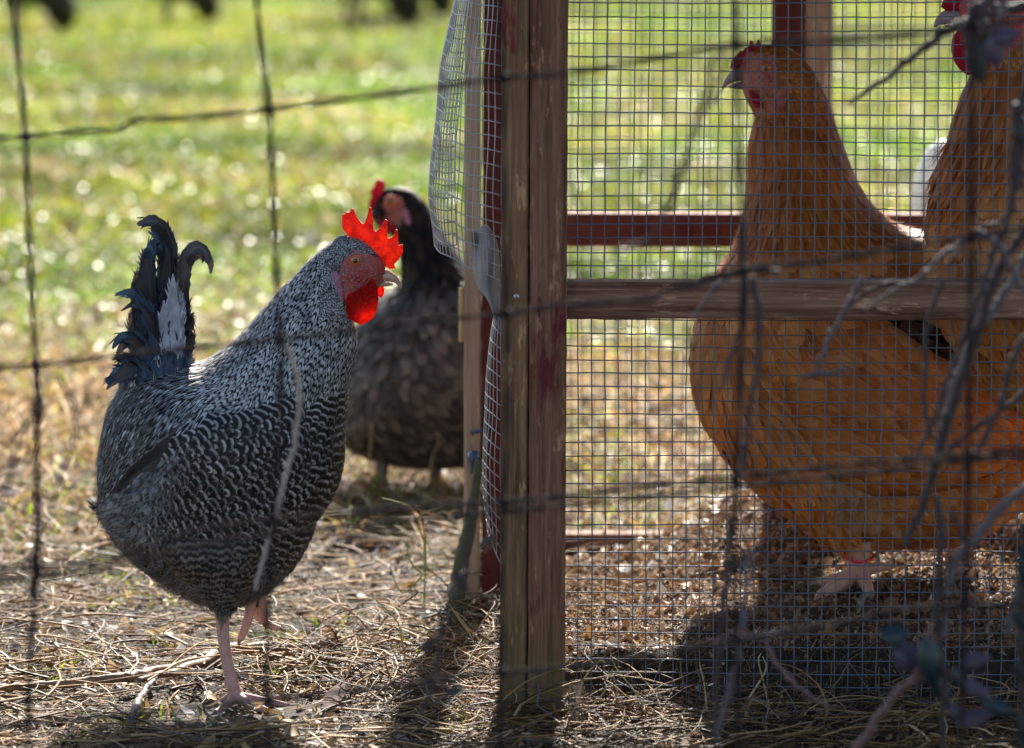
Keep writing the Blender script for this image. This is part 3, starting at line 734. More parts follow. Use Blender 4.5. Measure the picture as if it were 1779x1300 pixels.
# short tufts of grass among straw and dead stalks
mb = MB(); n = 16000; x, y = frustum(n, 4.3, 7.6, rg, 0.12, 0.8)
k = ((x < XC) | (y > 5.55)) & (vnoise(x, y, 7, 21) + 0.12 * (y - 5.6) > 0.0); x, y = x[k], y[k]; n = len(x)
col = np.where((rg.rand(n) < 0.6)[:, None], pick(GREEN, n, rg), pick(TAN, n, rg))
blades(mb, x, y, hz(x, y), 0.010 + 0.028 * rg.rand(n), 0.0015 + 0.0018 * rg.rand(n), 0.5 + 1.4 * rg.rand(n), rg, col)
n = 9000; x, y = frustum(n, 5.5, 8.0, rg, 0.12, 1.0)
col = pick(TAN + BRN[:2] + [GREEN[1]], n, rg)
blades(mb, x, y, hz(x, y), 0.02 + 0.05 * rg.rand(n), 0.002 + 0.003 * rg.rand(n), 0.7 + 1.6 * rg.rand(n), rg, col)
g = mb.build('grass_tufts', 'grass'); tag(g, 'sparse short green and bleached grass tufts between straw and meadow', 'grass', kind='stuff')

# ------------------------------------------------------------------ coop
DF, DB = 4.50, 5.47
coop = thing('chicken_coop', 'weathered red wood and wire mesh chicken pen on the right holding two buff chickens', 'chicken coop', (XC, DF, 0))
rc = np.random.RandomState(5)
def X_(px, D, py=650): return P(px, py, D)[0]
def Zp(py, D): return P(W0 / 2, py, D)[2]
Ztop = 0.88
xa, xb, xc = X_(870, 4.475), X_(918, 4.475), X_(984, 4.475)
mb = MB(); box(mb, xa, xb - 0.0006, 4.462, 4.502, -0.06, Ztop, 0, 0.002, 60, 2, rc); mb.build('corner_post', 'postwood', coop, smooth=False)
mb = MB(); box(mb, xa + .001, xc - .003, 4.5025, 4.5105, -0.06, Ztop - .05, 0, 0.001, 20, 2, rc); mb.build('backing_strip', 'postwood', coop, smooth=False)
mb = MB(); box(mb, xb + 0.0006, xc, 4.458, 4.500, -0.06, Ztop, 0, 0.0025, 60, 2, rc); mb.build('corner_board', 'boardwood', coop, smooth=False)
XR = X_(2350, 4.5)
mb = MB(); box(mb, XR, XR + 0.04, 4.462, 4.502, -0.06, Ztop, 0, 0.002, 30, 2, rc); mb.build('corner_post', 'boardwood', coop, smooth=False)
zr0, zr1 = Zp(553, 4.475), Zp(489, 4.475)
mb = MB(); box(mb, xc + 0.0005, XR - 0.0005, 4.472, 4.505, zr0, zr1, 0, 0.002, 60, 0, rc); mb.build('front_rail', 'railwood', coop, smooth=False)
mb = MB(); box(mb, xc + 0.0005, XR - 0.0005, 4.472, 4.505, Ztop - 0.04, Ztop, 0, 0.002, 30, 0, rc); mb.build('top_rail', 'railwood', coop, smooth=False)
# screw head with a cross slot
mb = MB(); c = P(897, 516, 4.4605)
a = np.linspace(0, 2 * math.pi, 20, endpoint=False)
for r0, r1, y0, y1 in ((0.0026, 0.0026, 0.0005, -0.0008), (0.0026, 0.0012, -0.0008, -0.0014), (0.0012, 0.0003, -0.0014, -0.0002)):
    V = [[c[0] + r0 * math.cos(t), c[1] + y0, c[2] + r0 * math.sin(t)] for t in a] + [[c[0] + r1 * math.cos(t), c[1] + y1, c[2] + r1 * math.sin(t)] for t in a]
    mb.add(V, [[q, (q + 1) % 20, 20 + (q + 1) % 20, 20 + q] for q in range(20)])
mb.build('screw', 'steel', coop)

def hardware(name, x0, x1, z0, z1, y, cell, r, mat, seed, jit=0.0005):
    rn = np.random.RandomState(seed); mb = MB()
    nx = int((x1 - x0) / cell) + 1; nz = int((z1 - z0) / cell) + 1
    jx = np.cumsum(rn.randn(nx) * jit * 0.35); jx -= np.linspace(0, jx[-1], nx)
    for i in range(nx):
        zz = np.linspace(z0, z1, nz); xx = x0 + i * cell + jx[i] + rn.randn(nz) * jit * 0.35 + 0.0012 * np.sin(zz * 9 + i * 0.21)
        tube(mb, np.stack([xx, np.full(nz, y) + 0.0006 * np.sin(zz * 13 + i), zz], 1), r, 5, cap=False)
    for k in range(nz):
        xx = np.linspace(x0, x0 + (nx - 1) * cell, nx); zz = z0 + k * cell + rn.randn(nx) * jit * 0.35 + rn.randn() * jit * 0.6 + 0.0010 * np.sin(xx * 11 + k * 0.3)
        tube(mb, np.stack([xx, np.full(nx, y - 1.5 * r), zz], 1), r, 5, cap=False)
    return mb.build(name, mat, coop)
cell = 0.01278
hardware('front_mesh', xc - 0.002, XR + 0.01, 0.002, Ztop - 0.01, 4.512, cell, 0.00062, 'wire', 3)
# back frame
xbl = X_(838, DB)
xbr = XR + 0.06
mb = MB(); box(mb, xbl, X_(872, DB), DB - 0.012, DB + 0.026, -0.05, Ztop, 0, 0.002, 30, 2, rc); mb.build('back_post', 'redwood', coop, smooth=False)
mb = MB(); box(mb, X_(872, DB) + 0.0006, xbr, DB - 0.02, DB + 0.02, Zp(425, DB), Zp(369, DB), 0, 0.002, 40, 0, rc)
mb2 = MB(); box(mb2, X_(872, DB) + 0.0006, xbr, DB - 0.018, DB + 0.018, -0.01, Zp(924, DB), 0, 0.002, 40, 0, rc); mb2.build('bottom_rail', 'railwood', coop, smooth=False)
brail = mb.build('back_rail', 'redrail', coop, smooth=False)
for px in (1180, 1225, 1110):
    mb = MB(); box(mb, X_(px, DB), X_(px + 17, DB), DB - 0.026, DB - 0.0205, Zp(412, DB), Zp(388, DB), 0, 0.002, 2, 2, rc)
    b = mb.build('wood_plug', 'redwood', coop, smooth=False)
mb = MB(); box(mb, X_(1333, DB), X_(1384, DB), DB - 0.062, DB - 0.0205, 0.0, Ztop, 0, 0.002, 30, 2, rc); mb.build('back_post', 'redwood', coop, smooth=False)
mb = MB(); box(mb, X_(1386, DB), X_(1434, DB), DB - 0.058, DB - 0.0205, 0.0, Ztop, 0, 0.002, 30, 2, rc); mb.build('back_post', 'tanwood', coop, smooth=False)
mb = MB(); box(mb, xbr - 0.04, xbr, DB + 0.021, DB + 0.06, -0.05, Ztop, 0, 0.002, 30, 2, rc); mb.build('back_post', 'redwood', coop, smooth=False)
hardware('back_mesh', X_(875, DB), xbr, 0.0, Ztop - 0.01, DB + 0.03, cell, 0.0006, 'wire', 4)
# end wall on the right
mb = MB(); box(mb, XR + 0.0, XR + 0.035, 4.503, DB + 0.02, zr0, zr1, 0, 0.002, 10, 1, rc); mb.build('side_rail', 'redrail', coop, smooth=False)
# door frame posts at the left end
DP = 5.12
mb = MB(); box(mb, X_(806, DP), X_(834, DP), DP, DP + 0.035, Zp(1010, DP) - 0.02, Ztop, 0, 0.002, 30, 2, rc); mb.build('door_post', 'tanwood', coop, smooth=False)
mb = MB(); box(mb, X_(838, DP), X_(871, DP), DP + 0.002, DP + 0.037, Zp(1000, DP) - 0.02, Ztop, 0, 0.002, 30, 2, rc); mb.build('door_post', 'redwood', coop, smooth=False)
mb = MB(); box(mb, X_(806, DP), X_(871, DP), 4.503, DP - 0.0005, Ztop - 0.045, Ztop - 0.004, 0, 0.002, 10, 1, rc); mb.build('top_rail', 'redrail', coop, smooth=False)
mb = MB(); tube(mb, [P(801, 500, DP - 0.01), P(801, 594, DP - 0.01)], 0.0026, 10); mb.build('hinge_pin', 'brass', coop)
mb = MB(); ball(mb, P(823, 795, DP - 0.012), 0.0068, 0, (1, 1, 1.15)); tube(mb, [P(823, 800, DP - .01), P(822, 822, DP - .008)], [0.004, 0.003], 8); tube(mb, [P(818, 752, DP - .01), P(838, 748, DP - .01)], 0.0022, 6)
mb.build('latch', 'bluemetal', coop)
mb = MB(); box(mb, X_(872, DB) + 0.0006, xbr, DB - 0.019, DB + 0.017, Ztop - .04, Ztop - .001, 0, 0.002, 40, 0, rc); mb.build('top_rail', 'redrail', coop, smooth=False)

# roof sheet above the frame
mb = MB(); box(mb, X_(800, 4.5), XR + 0.10, 4.44, DB + 0.10, Ztop + 0.0005, Ztop + 0.018, 0, 0.002, 4, 0); mb.build('roof', 'roof', coop, smooth=False)

# torn mesh curling off the corner post
def curlmesh(name, pyt, pyb, xleft, A0, B, phimax, wires, mat, r=0.00062, bl=0.0, seed=1, attach=871, yoff=0.0):
    rn = np.random.RandomState(seed); mb = MB()
    rows = []
    z1, z0 = Zp(pyt, 4.48), Zp(pyb, 4.48)
    nz = int((z1 - z0) / cell) + 1
    phis = np.linspace(0.0, phimax, wires)
    grid = np.zeros((nz, wires, 3))
    for k in range(nz):
        t = k / max(nz - 1, 1); py = pyb + (pyt - pyb) * t
        xl = np.interp(py, [q[1] for q in xleft], [q[0] for q in xleft])
        A = (X_(attach, 4.5) - X_(xl, 4.52)); xp = X_(attach, 4.49)
        for c, ph in enumerate(phis):
            x = xp - A * math.sin(min(ph, phimax)) ** 0.9 if ph < math.pi / 2 else xp - A * (1 - (1 - math.sin(ph)) * 0.75)
            yy = 4.497 + B * (1 - math.cos(ph)) + yoff
            z = z0 + (z1 - z0) * t + bl * (1 - math.sin(ph)) * (-0.5 if c < wires / 2 else 0.3) * (1 - t) + 0.020 * math.sin(min(ph, 2.2)) * (1 - t) ** 3
            z += 0.007 * math.sin(ph)
            grid[k, c] = [x + 0.0008 * math.sin(k * 0.7 + c * 0.4), yy + 0.0012 * math.sin(k * 0.5 + c), z + 0.0008 * math.sin(c * 0.9)]
    for c in range(wires): tube(mb, grid[:, c], r, 5, cap=False)
    for k in range(nz):
        tube(mb, catmull(grid[k], wires * 2), r, 5, cap=False)
    return mb.build(name, mat, coop)
curlmesh('torn_mesh', -60, 492, [(792, -60), (790, 0), (762, 150), (748, 300), (743, 400), (752, 490)], 0.05, 0.075, 2.55, 30, 'curlwire', bl=0.0)
curlmesh('torn_mesh', 560, 985, [(862, 540), (852, 600), (845, 700), (838, 800), (840, 900), (846, 990)], 0.02, 0.05, 2.2, 9, 'curlwire', seed=2)
# torn pale sheet where the mesh was stapled
mb = MB()
rows = [((818, 405), (845, 388), 70), ((820, 430), (862, 415), 55), ((822, 470), (868, 450), 40), ((830, 500), (869, 490), 25), ((846, 520), (869, 530), 12), ((862, 560), (868, 575), 4)]
q = catmull([[*a, *b, d] for a, b, d in rows], 16)
V = []
for k, (ax, ay, bx, by, d) in enumerate(q):
    for u in np.linspace(0, 1, 6):
        V.append(P(ax + (bx - ax) * u, ay + (by - ay) * u, 4.50 + d / 1000 * (0.6 + 0.5 * math.sin(u * 5 + k * 0.3))))
V = np.array(V); V2 = V + np.array([0, 0.0008, 0])
f1 = [[i * 6 + j, i * 6 + j + 1, i * 6 + j + 7, i * 6 + j + 6] for i in range(15) for j in range(5)]
mb.add(V, f1); mb.add(V2, f1); mb.build('torn_sheet', 'sheet', coop)

# ------------------------------------------------------------------ chickens
def leg(mb, path, radii, D, mi=0, n=26, sides=14):
    tube(mb, pxline(path, D), np.array(radii) / 1000, sides, mi, n=n)
def toe(mb, path, radii, D, mi=0, claw=None, mic=0):
    tube(mb, pxline(path, D), np.array(radii) / 1000, 10, mi, n=22)
    if claw is not None: tube(mb, pxline(claw, D), np.array([radii[-1] * 0.75, radii[-1] * 0.5, 0.15]) / 1000, 8, mic, n=8)

def eye(parent, px, py, D, r, dirx=0.0, iris='iris'):
    mb = MB(); c = P(px, py, D); ball(mb, c, r, 0, (1, 0.55, 1), 16); e = mb.build('eye', [iris], parent)
    mb = MB(); ball(mb, c + np.array([dirx, -r * 0.40, 0]), r * 0.46, 0, (1, 0.55, 1), 12); pz = mb.build('pupil', 'pupil', parent); pz.parent = e
    mb = MB(); a = np.linspace(0, 2 * math.pi, 25); tube(mb, np.stack([c[0] + r * 1.12 * np.cos(a), np.full(25, c[1] - r * 0.12), c[2] + r * 1.02 * np.sin(a)], 1), r * 0.17, 8, cap=False)
    lid = mb.build('eyelid', 'face', parent); lid.parent = e
    return e

# ---- barred rooster
RD = 4.56
base = G(405, 1232)
roo = thing('rooster', 'black and white barred rooster with bright red comb stepping across the straw', 'rooster', tuple(base))
st = [((670, 460), (668, 488), 4), ((660, 446), (662, 497), 9), ((643, 428), (648, 508), 15), ((617, 413), (630, 524), 19.5), ((588, 416), (614, 548), 22), ((556, 436), (617, 574), 26),
      ((522, 470), (619, 612), 33), ((490, 502), (611, 648), 43), ((456, 540), (600, 690), 55), ((420, 580), (592, 735), 66), ((385, 610), (591, 785), 76),
      ((345, 632), (580, 845), 84), ((300, 638), (546, 900), 87), ((262, 642), (508, 968), 86), ((232, 655), (462, 1022), 80), ((208, 680), (402, 1050), 70),
      ((190, 715), (338, 1036), 60), ((180, 760), (275, 998), 50), ((174, 810), (222, 950), 37), ((176, 855), (190, 905), 16)]
S = Surf(st, RD, 190, 80)
mb = MB(); rr = np.random.RandomState(21)
FACE = [(676, 452), (652, 446), (636, 440), (618, 436), (602, 444), (592, 458), (590, 480), (594, 505), (601, 528), (616, 534), (660, 530), (690, 500)]
S.body(mb, 0, lambda a, b: inpoly(a, b, FACE))
notface = lambda a, b: ~inpoly(a, b, FACE)
def rear_line(a, b):  # True where the broad barring of breast/wing begins
    xs_ = [150, 190, 240, 320, 377, 440, 500, 560, 600, 640]; ys_ = [900, 868, 820, 762, 728, 712, 700, 684, 668, 650]
    return b > np.interp(a, xs_, ys_)
m_head = lambda a, b: notface(a, b) & (a > 545) & (b < 560)
m_neck = lambda a, b: notface(a, b) & ~rear_line(a, b) & (a > 360) & ~((a > 560) & (b < 545))
m_sad = lambda a, b: ~rear_line(a, b) & (a <= 375)
m_breast = lambda a, b: rear_line(a, b) & (a > 300 - (b - 800) * 0.3) & (b < 985)
m_thigh = lambda a, b: rear_line(a, b) & (b >= 970)
m_fluff = lambda a, b: rear_line(a, b) & (a <= 310 - (b - 800) * 0.3) & (b < 985)
N_ = lambda L: L / 1000
cnt = 0
cnt += feathers(mb, S, rr, .007, .0034, .0021, m_head, 2, 'round', jit=.25, lift=.0012)
cnt += feathers(mb, S, rr, .021, .0066, .0043, m_neck, 2, 'hackle', jit=.22, lift=.0022, bias=(0, 0, -.15))
cnt += feathers(mb, S, rr, .034, .0066, .0050, m_sad, 3, 'hackle', jit=.22, lift=.004, dirpx=lambda a, b: (-0.45, 0.75, 0.3))
cnt += feathers(mb, S, rr, .031, .0165, .0074, m_breast, 4, 'round', jit=.15, lift=.0045, Ljit=.08, phase=((-.6, 0, -.8), .0076), camber=.3, dirpx=lambda a, b: (-0.75, 0.5, 0.25))
cnt += feathers(mb, S, rr, .026, .010, .0060, m_thigh, 5, 'round', jit=.25, Ljit=.08, phase=((.1, 0, -1), .0072), lift=.004, dirpx=lambda a, b: (0.1, 0.9, 0.3))
cnt += feathers(mb, S, rr, .030, .009, .0060, m_fluff, 6, 'hackle', jit=.3, lift=.008, dirpx=lambda a, b: (-0.6, 0.8, 0.2))
cnt += feathers(mb, S, rr, .034, .0010, .0045, lambda a, b: rear_line(a, b) | (a < 300), 5, 'strand', jit=.3, lift=.009, cross=2, camber=0, dirpx=lambda a, b: (-0.4, 0.8, 0.3))
cnt += feathers(mb, S, rr, .026, .0009, .0028, lambda a, b: rear_line(a, b) & ((a <= 330 - (b - 800) * 0.25) | (b > 960)) , 6, 'strand', jit=.45, lift=.010, cross=2, camber=0, dirpx=lambda a, b: (-0.3, 0.9, 0.2))
# thigh bulge of the near leg
def surf_y(S, a, b):
    X_2, Y_2 = proj(S.G.reshape(-1, 3)); yy = S.G.reshape(-1, 3)[:, 1]
    d_ = (X_2 - a) ** 2 + (Y_2 - b) ** 2 + (yy > S.D) * 1e6
    return yy[np.argmin(d_)]
T1 = Surf([((270, 930), (480, 900), 30), ((290, 975), (462, 960), 34), ((325, 1010), (440, 1012), 26), ((352, 1036), (414, 1040), 16), ((368, 1056), (406, 1062), 9), ((375, 1068), (399, 1070), 6)], RD - 0.045, 60, 40)
T1.body(mb, 0)
feathers(mb, T1, rr, .024, .010, .0052, lambda a, b: (b > 925) & (b < 1035), 5, 'round', jit=.2, lift=.003, Ljit=.08, phase=((.1, 0, -1), .0072), bias=(0.1, 0, -.4))
feathers(mb, T1, rr, .016, .0009, .0026, lambda a, b: b > 985, 6, 'strand', jit=.4, lift=.004, cross=2, camber=0, bias=(0, 0, -.5))
T2 = Surf([((400, 900), (560, 880), 26), ((415, 960), (530, 950), 26), ((428, 1000), (500, 995), 18), ((440, 1022), (470, 1020), 8)], RD + 0.04, 50, 40)
T2.body(mb, 0)
feathers(mb, T2, rr, .024, .011, .006, lambda a, b: b > 890, 5, 'round', jit=.2, lift=.003, phase=((.1, 0, -1), .0072))
feathers(mb, T2, rr, .020, .0009, .0026, lambda a, b: b > 900, 6, 'strand', jit=.4, lift=.006, cross=2, camber=0, bias=(0.3, 0, -.5))
feathers(mb, S, rr, .0030, .0008, .0022, lambda a, b: inpoly(a, b, FACE) & (b < 505), 2, 'strand', jit=.6, lift=.0012, cross=2, camber=0, base=.0001)
feathers(mb, S, rr, .0050, .0022, .0030, lambda a, b: inpoly(a, b, FACE) & ((a < 604) | (b < 446)), 2, 'round', jit=.5, lift=.0012)
# legs (same body mesh)
LG = 7
leg(mb, [(386, 1055), (388, 1105), (395, 1150), (404, 1190), (412, 1214)], [7.2, 5.8, 5.6, 6.2, 6.6], RD - .02, LG)
toe(mb, [(410, 1210), (432, 1222, -12), (462, 1236, -22), (480, 1244, -28)], [5.8, 4.6, 4.0, 3.2], RD - .02, LG, [(480, 1244, -28), (488, 1248, -30), (494, 1252, -31)], 8)
toe(mb, [(412, 1210), (440, 1214, 6), (470, 1220, 10), (500, 1226, 10)], [5.2, 4.0, 3.4, 2.6], RD - .02, LG, [(500, 1226, 10), (507, 1229, 10), (512, 1233, 10)], 8)
toe(mb, [(406, 1212), (398, 1222, -16), (384, 1232, -30), (374, 1238, -40)], [5.2, 4.0, 3.4, 2.6], RD - .02, LG, [(374, 1238, -40), (369, 1241, -42), (365, 1244, -44)], 8)
toe(mb, [(405, 1206), (394, 1213, 10), (380, 1222, 14)], [4.6, 3.4, 2.4], RD - .02, LG, [(380, 1222, 14), (375, 1225, 14), (370, 1229, 14)], 8)
# lifted far foot
leg(mb, [(462, 985), (452, 1005), (440, 1025)], [6.5, 6.0, 6.2], RD + .035, LG)
toe(mb, [(440, 1020), (436, 1050), (428, 1085), (418, 1110)], [6.2, 5.0, 4.2, 3.4], RD + .03, LG, [(418, 1110), (415, 1117), (416, 1124)], 8)
toe(mb, [(446, 1018), (455, 1040), (458, 1065), (459, 1082)], [5.2, 4.2, 3.8, 3.0], RD + .035, LG, [(459, 1082), (461, 1088), (464, 1094)], 8)
toe(mb, [(438, 1035), (448, 1070, 10), (470, 1086, 12), (486, 1092, 12)], [4.4, 3.8, 3.4, 2.6], RD + .045, LG, [(486, 1092, 12), (493, 1095, 12), (499, 1099, 12)], 8)
# wing: folded primaries showing under the saddle
body = mb.build('body', ['underfluff', 'face', 'hackle', 'saddle', 'breast', 'thigh', 'fluffgrey', 'leg', 'claw'], roo)
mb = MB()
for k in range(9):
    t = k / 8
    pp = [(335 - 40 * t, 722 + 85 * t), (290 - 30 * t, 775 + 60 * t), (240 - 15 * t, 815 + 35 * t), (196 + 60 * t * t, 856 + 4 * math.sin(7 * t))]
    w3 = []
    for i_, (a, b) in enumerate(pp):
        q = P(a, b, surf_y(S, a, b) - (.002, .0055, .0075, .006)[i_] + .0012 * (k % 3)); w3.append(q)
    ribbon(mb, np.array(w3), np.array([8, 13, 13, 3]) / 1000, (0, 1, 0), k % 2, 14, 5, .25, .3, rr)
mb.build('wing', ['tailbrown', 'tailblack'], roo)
comb = flesh('comb', [(594, 372), (594, 396), (604, 409), (618, 420), (634, 426), (648, 434), (654, 450), (664, 460), (678, 468), (688, 467), (684, 460), (692, 452), (700, 440), (700, 425), (697, 424), (691, 429), (692, 415), (691, 399), (687, 398), (684, 410), (673, 416), (673, 400), (673, 382), (669, 381), (662, 394), (653, 403), (649, 398), (648, 380), (645, 360), (641, 360), (638, 376), (632, 391), (620, 377), (614, 362), (610, 362), (608, 370), (602, 367), (600, 373), (595, 371)], RD, .0050, 'comb', roo, .0009, 4)
flesh('wattle', [(646, 482), (638, 493), (622, 503), (604, 512), (598, 526), (600, 542), (607, 554), (618, 561), (628, 565), (638, 560), (648, 553), (655, 538), (658, 520), (656, 502), (651, 488)], RD - .0195, .0052, 'wattle', roo, .0010, 6)
flesh('wattle', [(655, 495), (657, 515), (663, 519), (668, 508), (667, 498), (661, 492)], RD + .012, .005, 'wattle', roo, .0010, 5)
flesh('ear_lobe', [(578, 474), (584, 470), (591, 480), (595, 500), (597, 524), (593, 528), (584, 508), (578, 490)], RD - .0235, .0045, 'lobe', roo, .0009, 6)
U = Surf([((652, 466), (650, 488), 7.5), ((664, 466), (664, 489), 6.5), ((676, 470), (677, 490), 5), ((687, 477), (686, 492), 3.6), ((694, 486), (690, 496), 2.2), ((698, 494), (694, 500), 1.2), ((698, 501), (696, 502), .4)], RD, 40, 24)
mb = MB(); U.body(mb); bk = mb.build('beak', 'beak', roo)
Lw = Surf([((650, 489), (652, 497), 6.5), ((664, 490), (664, 498), 5), ((676, 491), (675, 497), 3.4), ((684, 493), (682, 496), 1.5)], RD, 30, 20)
mb = MB(); Lw.body(mb); o = mb.build('lower_beak', 'beak', roo); o.parent = bk
mb = MB(); ball(mb, P(665, 474, RD - .0064), .0016, 0, (1.7, .5, .8)); o = mb.build('nostril', 'pupil', roo); o.parent = bk
eye(roo, 617, 453, RD - .0195, .0050, .0003)
# ear tuft and crown patch
mb = MB(); rr2 = np.random.RandomState(4)
for k in range(60):
    a = rr2.rand(); p0 = P(592 - 8 * a, 462 + 4 * rr2.rand(), RD - .0225); p1 = P(580 - 4 * a, 458 + 12 * rr2.rand(), RD - .026)
    ribbon(mb, np.array([p0, (p0 + p1) / 2 + [0, -.001, 0], p1]), [.0009, .0008, .0002], (0, 1, 0), 0, 5, 2, 0)
mb.build('ear_tuft', 'fluffgrey', roo)
mb = MB()
for k in range(7):
    ribbon(mb, pxline([(604 - k, 410 + k * .5, k - 3), (590 - k, 412 + k, k - 3), (575 - k, 424 + 2 * k, k * 1.4 - 4)], RD), [.004, .005, .001], (0.3, 0.5, 1), 0, 8, 3, .3)
mb.build('crown_feathers', 'tailwhite', roo)
# tail
tail = bpy.data.objects.new('tail', None)
mb = MB(); rt_ = np.random.RandomState(8)
TF = [  # path, widths mm, material, depth mm
    ([(300, 655), (294, 560), (290, 490), (294, 440), (283, 400), (262, 384), (236, 390)], [12, 16, 17, 15, 14, 12, 3], 0, 0),
    ([(296, 655), (288, 570), (282, 500), (286, 450), (276, 415), (262, 395)], [10, 14, 15, 13, 10, 3], 1, 8),
    ([(312, 650), (316, 560), (314, 500), (322, 452), (340, 430), (358, 440), (360, 458)], [10, 15, 17, 14, 12, 9, 3], 0, -6),
    ([(306, 650), (304, 570), (303, 510), (301, 455), (298, 425)], [9, 13, 14, 9, 1], 0, 12),
    ([(303, 640), (302, 600), (302, 550), (301, 510), (300, 476)], [6, 11, 16, 11, 1.5], 3, -20),
    ([(314, 630), (314, 590), (312, 550), (309, 515), (305, 490)], [5, 8, 10, 8, 1], 3, -16),
    ([(291, 640), (286, 600), (285, 560), (285, 522)], [4, 8, 9, 1.5], 3, -18),
    
    ([(278, 650), (268, 570), (262, 505), (258, 455), (264, 425), (272, 420)], [12, 16, 17, 15, 9, 2], 1, -2),
    ([(272, 650), (256, 580), (248, 520), (246, 470), (256, 440), (262, 436)], [12, 15, 15, 12, 7, 2], 2, 6),
    ([(268, 650), (248, 590), (240, 535), (239, 490), (247, 466)], [12, 14, 13, 9, 2], 2, 12),
    ([(276, 655), (272, 600), (262, 555), (243, 520), (222, 508), (201, 514)], [10, 14, 14, 11, 7, 1], 1, -18),
    ([(250, 655), (236, 610), (229, 570), (232, 540)], [10, 12, 10, 2], 2, 16),
    ([(262, 650), (252, 600), (247, 560), (246, 530)], [8, 11, 9, 2], 1, -6),
    ([(262, 655), (245, 610), (228, 588), (208, 588), (194, 606)], [12, 15, 13, 9, 2], 1, -24),
    ([(258, 650), (236, 625), (214, 620), (196, 626)], [8, 8, 6, 1], 0, -28),
    ([(268, 662), (238, 642), (212, 648), (196, 658), (186, 668)], [10, 19, 15, 8, 2], 1, -34),
    ([(322, 650), (324, 600), (326, 560), (327, 535)], [9, 10, 8, 2], 0, 6),
    ([(318, 600), (326, 550), (332, 560), (333, 572)], [6, 6, 5, 1], 0, 10),
    ([(318, 655), (322, 620), (330, 590), (331, 575)], [10, 11, 8, 1], 0, -10),
]
for path, wd, mi, dd in TF:
    for cpy in range(2 if mi != 3 else 1):
        jx, jy = (0, 0) if cpy == 0 else (rt_.randn() * 5, abs(rt_.randn()) * 14)
        pp_ = [(a + jx * (i / len(path)) * 1.6 + rt_.randn() * 1.2, b + jy * i / len(path), dd + cpy * 6 + 5 * math.sin(i + cpy * 2)) for i, (a, b) in enumerate(path)]
        ribbon(mb, pxline(pp_, RD), np.array(wd) / 1000 * (1.0 if cpy == 0 else .8), (0.25 + .3 * rt_.randn(), 1, 0), mi if cpy == 0 else rt_.choice([0, 1, 2]), 54, 7, .4, .22, rt_, rnd2=rt_.rand())
    # loose barbs along the edges
    pl3 = catmull(pxline([(a, b, dd) for a, b in path], RD), 30); wl = catmull(np.array(wd, float)[:, None], 30)[:, 0] / 1000
    for q in range(22):
        k = rt_.randint(3, 27); t_ = pl3[k + 1] - pl3[k]; t_ /= np.linalg.norm(t_); sg = 1 if rt_.rand() < .5 else -1
        sv = np.array([t_[2], 0, -t_[0]]) * sg; b0_ = pl3[k] + sv * wl[k] * .42; e_ = b0_ + sv * wl[k] * (.15 + .2 * rt_.rand()) + t_ * .007
        ribbon(mb, np.array([b0_, (b0_ + e_) / 2 + t_ * .001, e_]), [.0014, .0010, .0002], (0, 1, 0), mi, 5, 2, 0)
mb.build('tail', ['tailblack', 'tailblue', 'tailbrown', 'tailwhite'], roo)
TB = Surf([((205, 690), (332, 680), 34), ((215, 655), (334, 650), 30), ((228, 630), (330, 628), 22), ((245, 605), (318, 605), 8)], RD, 40, 40)
mb = MB(); TB.body(mb, 0, inset=.003)
feathers(mb, TB, rr, .026, .008, .005, lambda a, b: b > 615, 1, 'hackle', jit=.3, lift=.006)
feathers(mb, TB, rr, .020, .006, .010, lambda a, b: b > 630, 2, 'hackle', jit=.35, lift=.007)
mb.build('tail_coverts', ['underfluff', 'tailblue', 'saddle'], roo)

# ---- generic hen builder for solid-coloured birds
def hen(name, label, cat, D, st, feet, mats, masks, NS=170, NT=76, face=None, extra=None, seed=1, facemat='paleface', bodyname='body'):
    root = thing(name, label, cat, tuple(feet))
    S = Surf(st, D, NS, NT); mb = MB(); rr = np.random.RandomState(seed)
    S.body(mb, 0, (lambda a, b: inpoly(a, b, face)) if face else None)
    for (mask, L, Wd, gap, mi, prof, kw) in masks: feathers(mb, S, rr, L, Wd, gap, mask, mi, prof, **kw)
    if extra: extra(mb, rr, S)
    mb.build(bodyname, mats, root)
    return root, S

# ---- buff hen
HD = 4.92
HF = [(1262, 120), (1285, 88), (1310, 92), (1345, 95), (1352, 135), (1345, 205), (1312, 200), (1290, 170), (1262, 160)]
hst = [((1284, 112), (1288, 152), 7), ((1296, 92), (1296, 172), 14), ((1322, 82), (1306, 192), 21), ((1358, 80), (1312, 205), 26), ((1396, 104), (1306, 232), 29), ((1428, 150), (1302, 272), 33),
       ((1449, 212), (1301, 330), 43), ((1470, 280), (1287, 405), 60), ((1502, 345), (1262, 462), 80), ((1548, 388), (1228, 530), 98), ((1600, 406), (1208, 612), 110),
       ((1660, 412), (1216, 700), 112), ((1715, 420), (1262, 788), 104), ((1765, 440), (1345, 872), 96), ((1800, 450), (1450, 935), 98), ((1825, 520), (1565, 945), 85),
       ((1840, 610), (1690, 930), 62), ((1840, 700), (1790, 860), 32), ((1842, 760), (1825, 810), 8)]
nf = lambda a, b: ~inpoly(a, b, HF)
